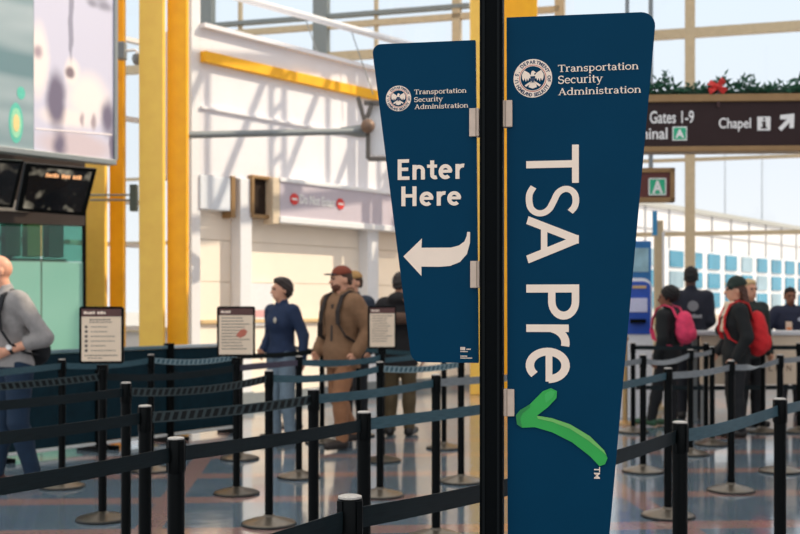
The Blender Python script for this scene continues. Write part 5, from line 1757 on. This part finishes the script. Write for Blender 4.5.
SH = M
fab = lambda n, rgb: mat(n, rgb, .85, 0, .10, 24, bump=.15, bscale=160)
# -- bald man in grey
def bald_extra(t, S, J, hd):
    b = MB(); wr = Vector(J['wrL']); el = Vector(J['elL']); d = (wr - el).normalized(); c = el.lerp(wr, .90)
    b.tube([(c - d * .012) * S, (c + d * .012) * S], .0345 * S, 16); wo = b.obj('wristwatch', M['leather'], t)
    out = Vector((.55, -.6, .6)); out -= d * out.dot(d); out.normalize()
    b = MB(); b.tube([(c + out * .030) * S, (c + out * .043) * S], .023 * S, 16); b.obj('watch_face', M['white'], wo)
    b = MB(); b.box((.075 * S, -.1445 * S, 1.33 * S), (.075 * S, .012, .016 * S)); b.obj('name_plate', mat('name_plate', (226, 226, 222), .4), t)
    b = MB(); b.box((.0, -.128 * S, .985 * S), (.05, .02, .04)); b.obj('belt_buckle', M['grey_metal'], t)
bald = person('bald man in a grey shirt and blue jeans with a wristwatch, at the left edge', 13, 8.75, 1.805, (-.62, -.78),
    mat('skin_pink', (226, 164, 134), .5, 0, .05, 20), ('shirt', fab('grey_shirt', (150, 146, 144))), fab('blue_jeans', (16, 42, 66)), mat('brown_shoe', (92, 54, 42), .45), ('none', None, 'beard', mat('dark_beard', (74, 52, 42), .8)),
    pose=dict(elL=(.31, .10, 1.15), wrL=(.13, -.12, 1.05), elR=(-.27, .03, 1.16), wrR=(-.14, -.20, 1.08), ankL=(.12, .10, .09), toeL=(.14, -.09, .035), ankR=(-.11, -.08, .09), toeR=(-.12, -.27, .035)),
    head_yaw=R(-42), head_pitch=R(6), hem=.93, sleeve=.42, bulk=.03, extra=bald_extra, lean=.13)
rucksack(bald, fab('black_nylon', (16, 20, 26)), fab('black_nylon', (16, 20, 26)), 'black rucksack on the back of the bald man in grey', w=.13, S=1.0, zc=1.16, yb=.20)

# -- woman in navy
def woman_extra(t, S, J, hd):
    b = MB(); b.sphere((.075 * S, -.185 * S, 1.33 * S), (.022, .008, .03), 12); b.obj('chest_badge', mat('badge_pale', (206, 196, 176), .5), t)
person('woman in a navy long-sleeved top with short dark hair, behind the second paper notice', 282, 11.6, 1.69, (-.62, -.78),
    M['skin'], ('top', fab('navy_top', (26, 44, 74))), fab('pale_jeans', (118, 136, 150)), M['leather'], ('bob', mat('dark_brown_hair', (48, 38, 34), .6)), female=True,
    pose=dict(elL=(.28, .05, 1.16), wrL=(.34, -.03, .92), elR=(-.24, .06, 1.16), wrR=(-.18, -.12, 1.0)), head_yaw=R(-25), hem=.92, extra=woman_extra)

# -- man in the brown hooded jacket
def brown_extra(t, S, J, hd):
    b = MB(); b.span(Vector((.02, -.14, 1.42)) * S, Vector((.0, -.142, .90)) * S, .03, .012); b.obj('zip', mat('zip_dark', (52, 40, 34), .6), t)
man = person('bearded man in a brown hooded jacket, tan trousers and a cap, mid stride', 342, 11.0, 1.79, (-.70, -.71),
    M['skin'], ('jacket', fab('brown_jacket', (132, 98, 70))), fab('tan_trousers', (150, 104, 72)), mat('dark_boot', (44, 36, 32), .6),
    ('cap', mat('brown_hair', (70, 48, 36), .7), 'beard', mat('red_brown_beard', (96, 56, 40), .8), fab('rust_cap', (128, 60, 40)), fab('navy_brim', (40, 46, 56))),
    pose=dict(kneeL=(.10, -.12, .52), ankL=(.11, -.10, .10), toeL=(.12, -.29, .045), kneeR=(-.10, .02, .50), ankR=(-.11, .26, .14), toeR=(-.12, .10, .035),
              elL=(.29, .10, 1.17), wrL=(.27, -.06, .95), elR=(-.28, .06, 1.16), wrR=(-.24, -.10, .95)), head_yaw=R(-22), hem=.80, hood=True, bulk=.045, extra=brown_extra)
rucksack(man, fab('dark_pack', (52, 44, 40)), fab('dark_strap', (46, 36, 32)), 'dark rucksack worn by the man in the brown jacket', S=1.0, zc=1.22, yb=.25)

# -- man in the tan cap behind him
person('man in a tan cap and dark grey-blue jacket behind the man in brown', 354, 12.6, 1.79, (-.55, -.83),
    M['skin'], ('jacket', fab('slate_jacket', (44, 54, 68))), fab('dark_trousers', (34, 36, 42)), M['leather'],
    ('cap', mat('brown_hair', (70, 48, 36)), 'beard', mat('red_brown_beard', (96, 56, 40)), fab('tan_cap', (176, 136, 84)), fab('tan_cap', (176, 136, 84))), head_yaw=R(-20), hem=.84, bulk=.035)

# -- dark-coated person by the third notice
def black_extra(t, S, J, hd): pass
dk = person('person in black coat and olive trousers, back turned, partly behind the Enter Here panel', 400, 12.1, 1.76, (.25, .97),
    M['skin'], ('coat', fab('black_coat', (26, 24, 26))), fab('olive_trousers', (86, 72, 48)), M['leather'], ('short', mat('dark_hair', (34, 28, 26), .6)), hem=.78, bulk=.04, hood=True)
q = SDF(); q.cone((-.16, 0, 0), (.16, 0, 0), .055, .055, .03); q.ell((0, 0, .02), (.17, .06, .05), .03)
tb_ = empty('shoulder_bag', dk.matrix_basis @ Vector((-.10, .22, 1.27)), dk.rotation_euler.z)
sdf_obj(q, 'bag', fab('brown_bag', (92, 68, 54)), tb_, 1.0, .012, .003, 14)
st = MB(); st.span((-.14, 0, .03), (.06, -.10, .25), .03, .01); st.span((.06, -.10, .25), (.2, -.2, .19), .03, .01); st.obj('strap', fab('brown_bag', (92, 68, 54)), tb_)
tag(tb_, 'brown bag slung over the back of the black-coated person', 'bag')

# -- right group
kid = person('young person with curly black hair and black jacket wearing a pink rucksack', 668, 12.95, 1.61, (-.80, .60),
    M['skin_brown'], ('jacket', fab('black_jacket', (18, 22, 24))), fab('black_leggings', (22, 24, 28)), mat('green_sole_shoe', (44, 84, 60), .6), ('afro', mat('black_hair', (16, 14, 15), .75)),
    head_yaw=R(20), hem=.82, bulk=.035, pose=dict(kneeL=(.10, -.10, .51), ankL=(.11, -.18, .10), toeL=(.12, -.36, .05)))
rucksack(kid, fab('pink_nylon', (232, 66, 106)), fab('pink_nylon', (232, 66, 106)), 'bright pink rucksack on the curly-haired youngster', w=.15, h=.20, dp=.10, S=.92, zc=1.26, yb=.23)
def officer_extra(t, S, J, hd):
    b = MB(); b.lathe([(.062, 0), (.062, .008)], 24)
    b.v = [(x * S, (.158 + z) * S, (1.33 + y) * S) for x, y, z in b.v]; b.obj('back_emblem', mat('emblem_grey', (128, 128, 132), .6), t)
    vs, fs = blurred_line([.6, -.3, .9, .7, .8, .6]); f2 = fit(vs, -.10, 1.19, .10, 1.235)
    m = MB(); m.add([(-x * S, .166 * S, z * S) for x, z in f2], [tuple(f) for f in fs])
    m.add([(-x * S, .150 * S, z * S) for x, z in f2], [tuple(reversed(f)) for f in fs]); m.obj('back_lettering', mat('lettering_grey', (150, 150, 154), .6), t)
person('officer in a dark navy jacket with an emblem on the back, seen from behind', 691, 13.85, 1.885, (.12, .99),
    M['skin_dark'], ('jacket', fab('officer_navy', (26, 30, 44))), fab('officer_trousers', (24, 26, 34)), M['leather'], ('short', mat('black_hair', (16, 14, 15))), hem=.84, bulk=.032, extra=officer_extra, pose=dict(elL=(.215, .0, 1.16), wrL=(.15, -.2, 1.05), elR=(-.215, .0, 1.16), wrR=(-.15, -.2, 1.05)))
def beanie_extra(t, S, J, hd):
    b = MB(); b.sphere((.10 * S, -.165 * S, 1.30 * S), (.018, .008, .018), 10); b.obj('chest_patch', mat('orange_patch', (206, 110, 60), .5), t)
bw = person('woman in a dark green beanie, pale scarf and black jacket with long brown hair', 736, 12.0, 1.69, (-.98, .05),
    M['skin'], ('jacket', fab('black_jacket', (18, 22, 24))), fab('black_leggings', (22, 24, 28)), M['leather'],
    ('beanie', mat('long_brown_hair', (78, 50, 38), .6), '', None, fab('green_beanie', (36, 50, 44))), female=True, scarf=fab('cream_scarf', (226, 204, 176)),
    head_yaw=R(-8), hem=.80, bulk=.035, extra=beanie_extra, pose=dict(elR=(-.26, .0, 1.14), wrR=(-.2, -.16, .95), elL=(.26, .06, 1.14), wrL=(.22, -.06, .9)))
q = SDF()
for s in (-1, 0, 1): q.cone((s * .05, .07, 1.67), (s * .075, .125, 1.36), .042, .03, .03)
sdf_obj(q, 'long_hair', mat('long_brown_hair', (78, 50, 38)), bw, 1.69 / 1.78, .010, .004, 30)
rucksack(bw, fab('red_nylon', (206, 34, 40)), fab('red_nylon', (206, 34, 40)), 'bright red rucksack on the back of the woman in the beanie', w=.16, h=.25, dp=.11, S=.95, zc=1.17, yb=.24)
person('fair-haired person in a dark green jacket behind the woman in the beanie', 749, 12.95, 1.71, (.30, -.95),
    M['skin'], ('jacket', fab('forest_jacket', (32, 44, 42))), fab('black_leggings', (22, 24, 28)), M['leather'], ('short', mat('fair_hair', (206, 176, 128), .6)), hem=.84, bulk=.035,
    pose=dict(elR=(-.36, .04, 1.18), wrR=(-.30, -.16, 1.08)))
def seat_officer(t, S, J, hd):
    b = MB(); b.lathe([(.035, 0), (.035, .006)], 5)
    b.v = [((.10 + x) * S, (-.152 - z) * S, (1.34 + y) * S) for x, y, z in b.v]; b.obj('chest_badge', mat('silver_badge', (176, 180, 190), .4), t)
    b = MB(); b.box((-.05 * S, -.160 * S, 1.24 * S), (.08, .01, .13)); io = b.obj('identity_card', mat('card_pale', (236, 206, 180), .5), t)
    b = MB(); b.box((-.05 * S, -.167 * S, 1.205 * S), (.06, .006, .04)); b.obj('card_photo', mat('card_orange', (226, 140, 84), .5), io)
person('officer in navy with a silver badge and an identity card behind the desk', 790, 14.5, 1.64, (-.12, -.99),
    M['skin_brown'], ('jacket', fab('officer_blue', (32, 38, 60))), fab('officer_trousers', (24, 26, 34)), M['leather'], ('short', mat('black_hair', (16, 14, 15))), hem=.86, bulk=.05, extra=seat_officer,
    pose=dict(elL=(.36, .02, 1.16), wrL=(.26, -.16, 1.04), elR=(-.36, .02, 1.16), wrR=(-.26, -.16, 1.04)))

GROUPS = {'notice_stand': 'framed notices on pole stands', 'barrier_panel': 'teal barrier panels at the left', 'steel_column': 'yellow steel columns',
          'monitor': 'monitors under the banner', 'light_mast': 'floodlight masts on the apron', 'person': 'travellers and officers', 'rucksack': 'rucksacks worn by the travellers', 'square_column': 'white square columns'}
for o in SC.objects:
    k = o.name.split('.')[0]
    if o.parent is None and k in GROUPS: o['group'] = GROUPS[k]
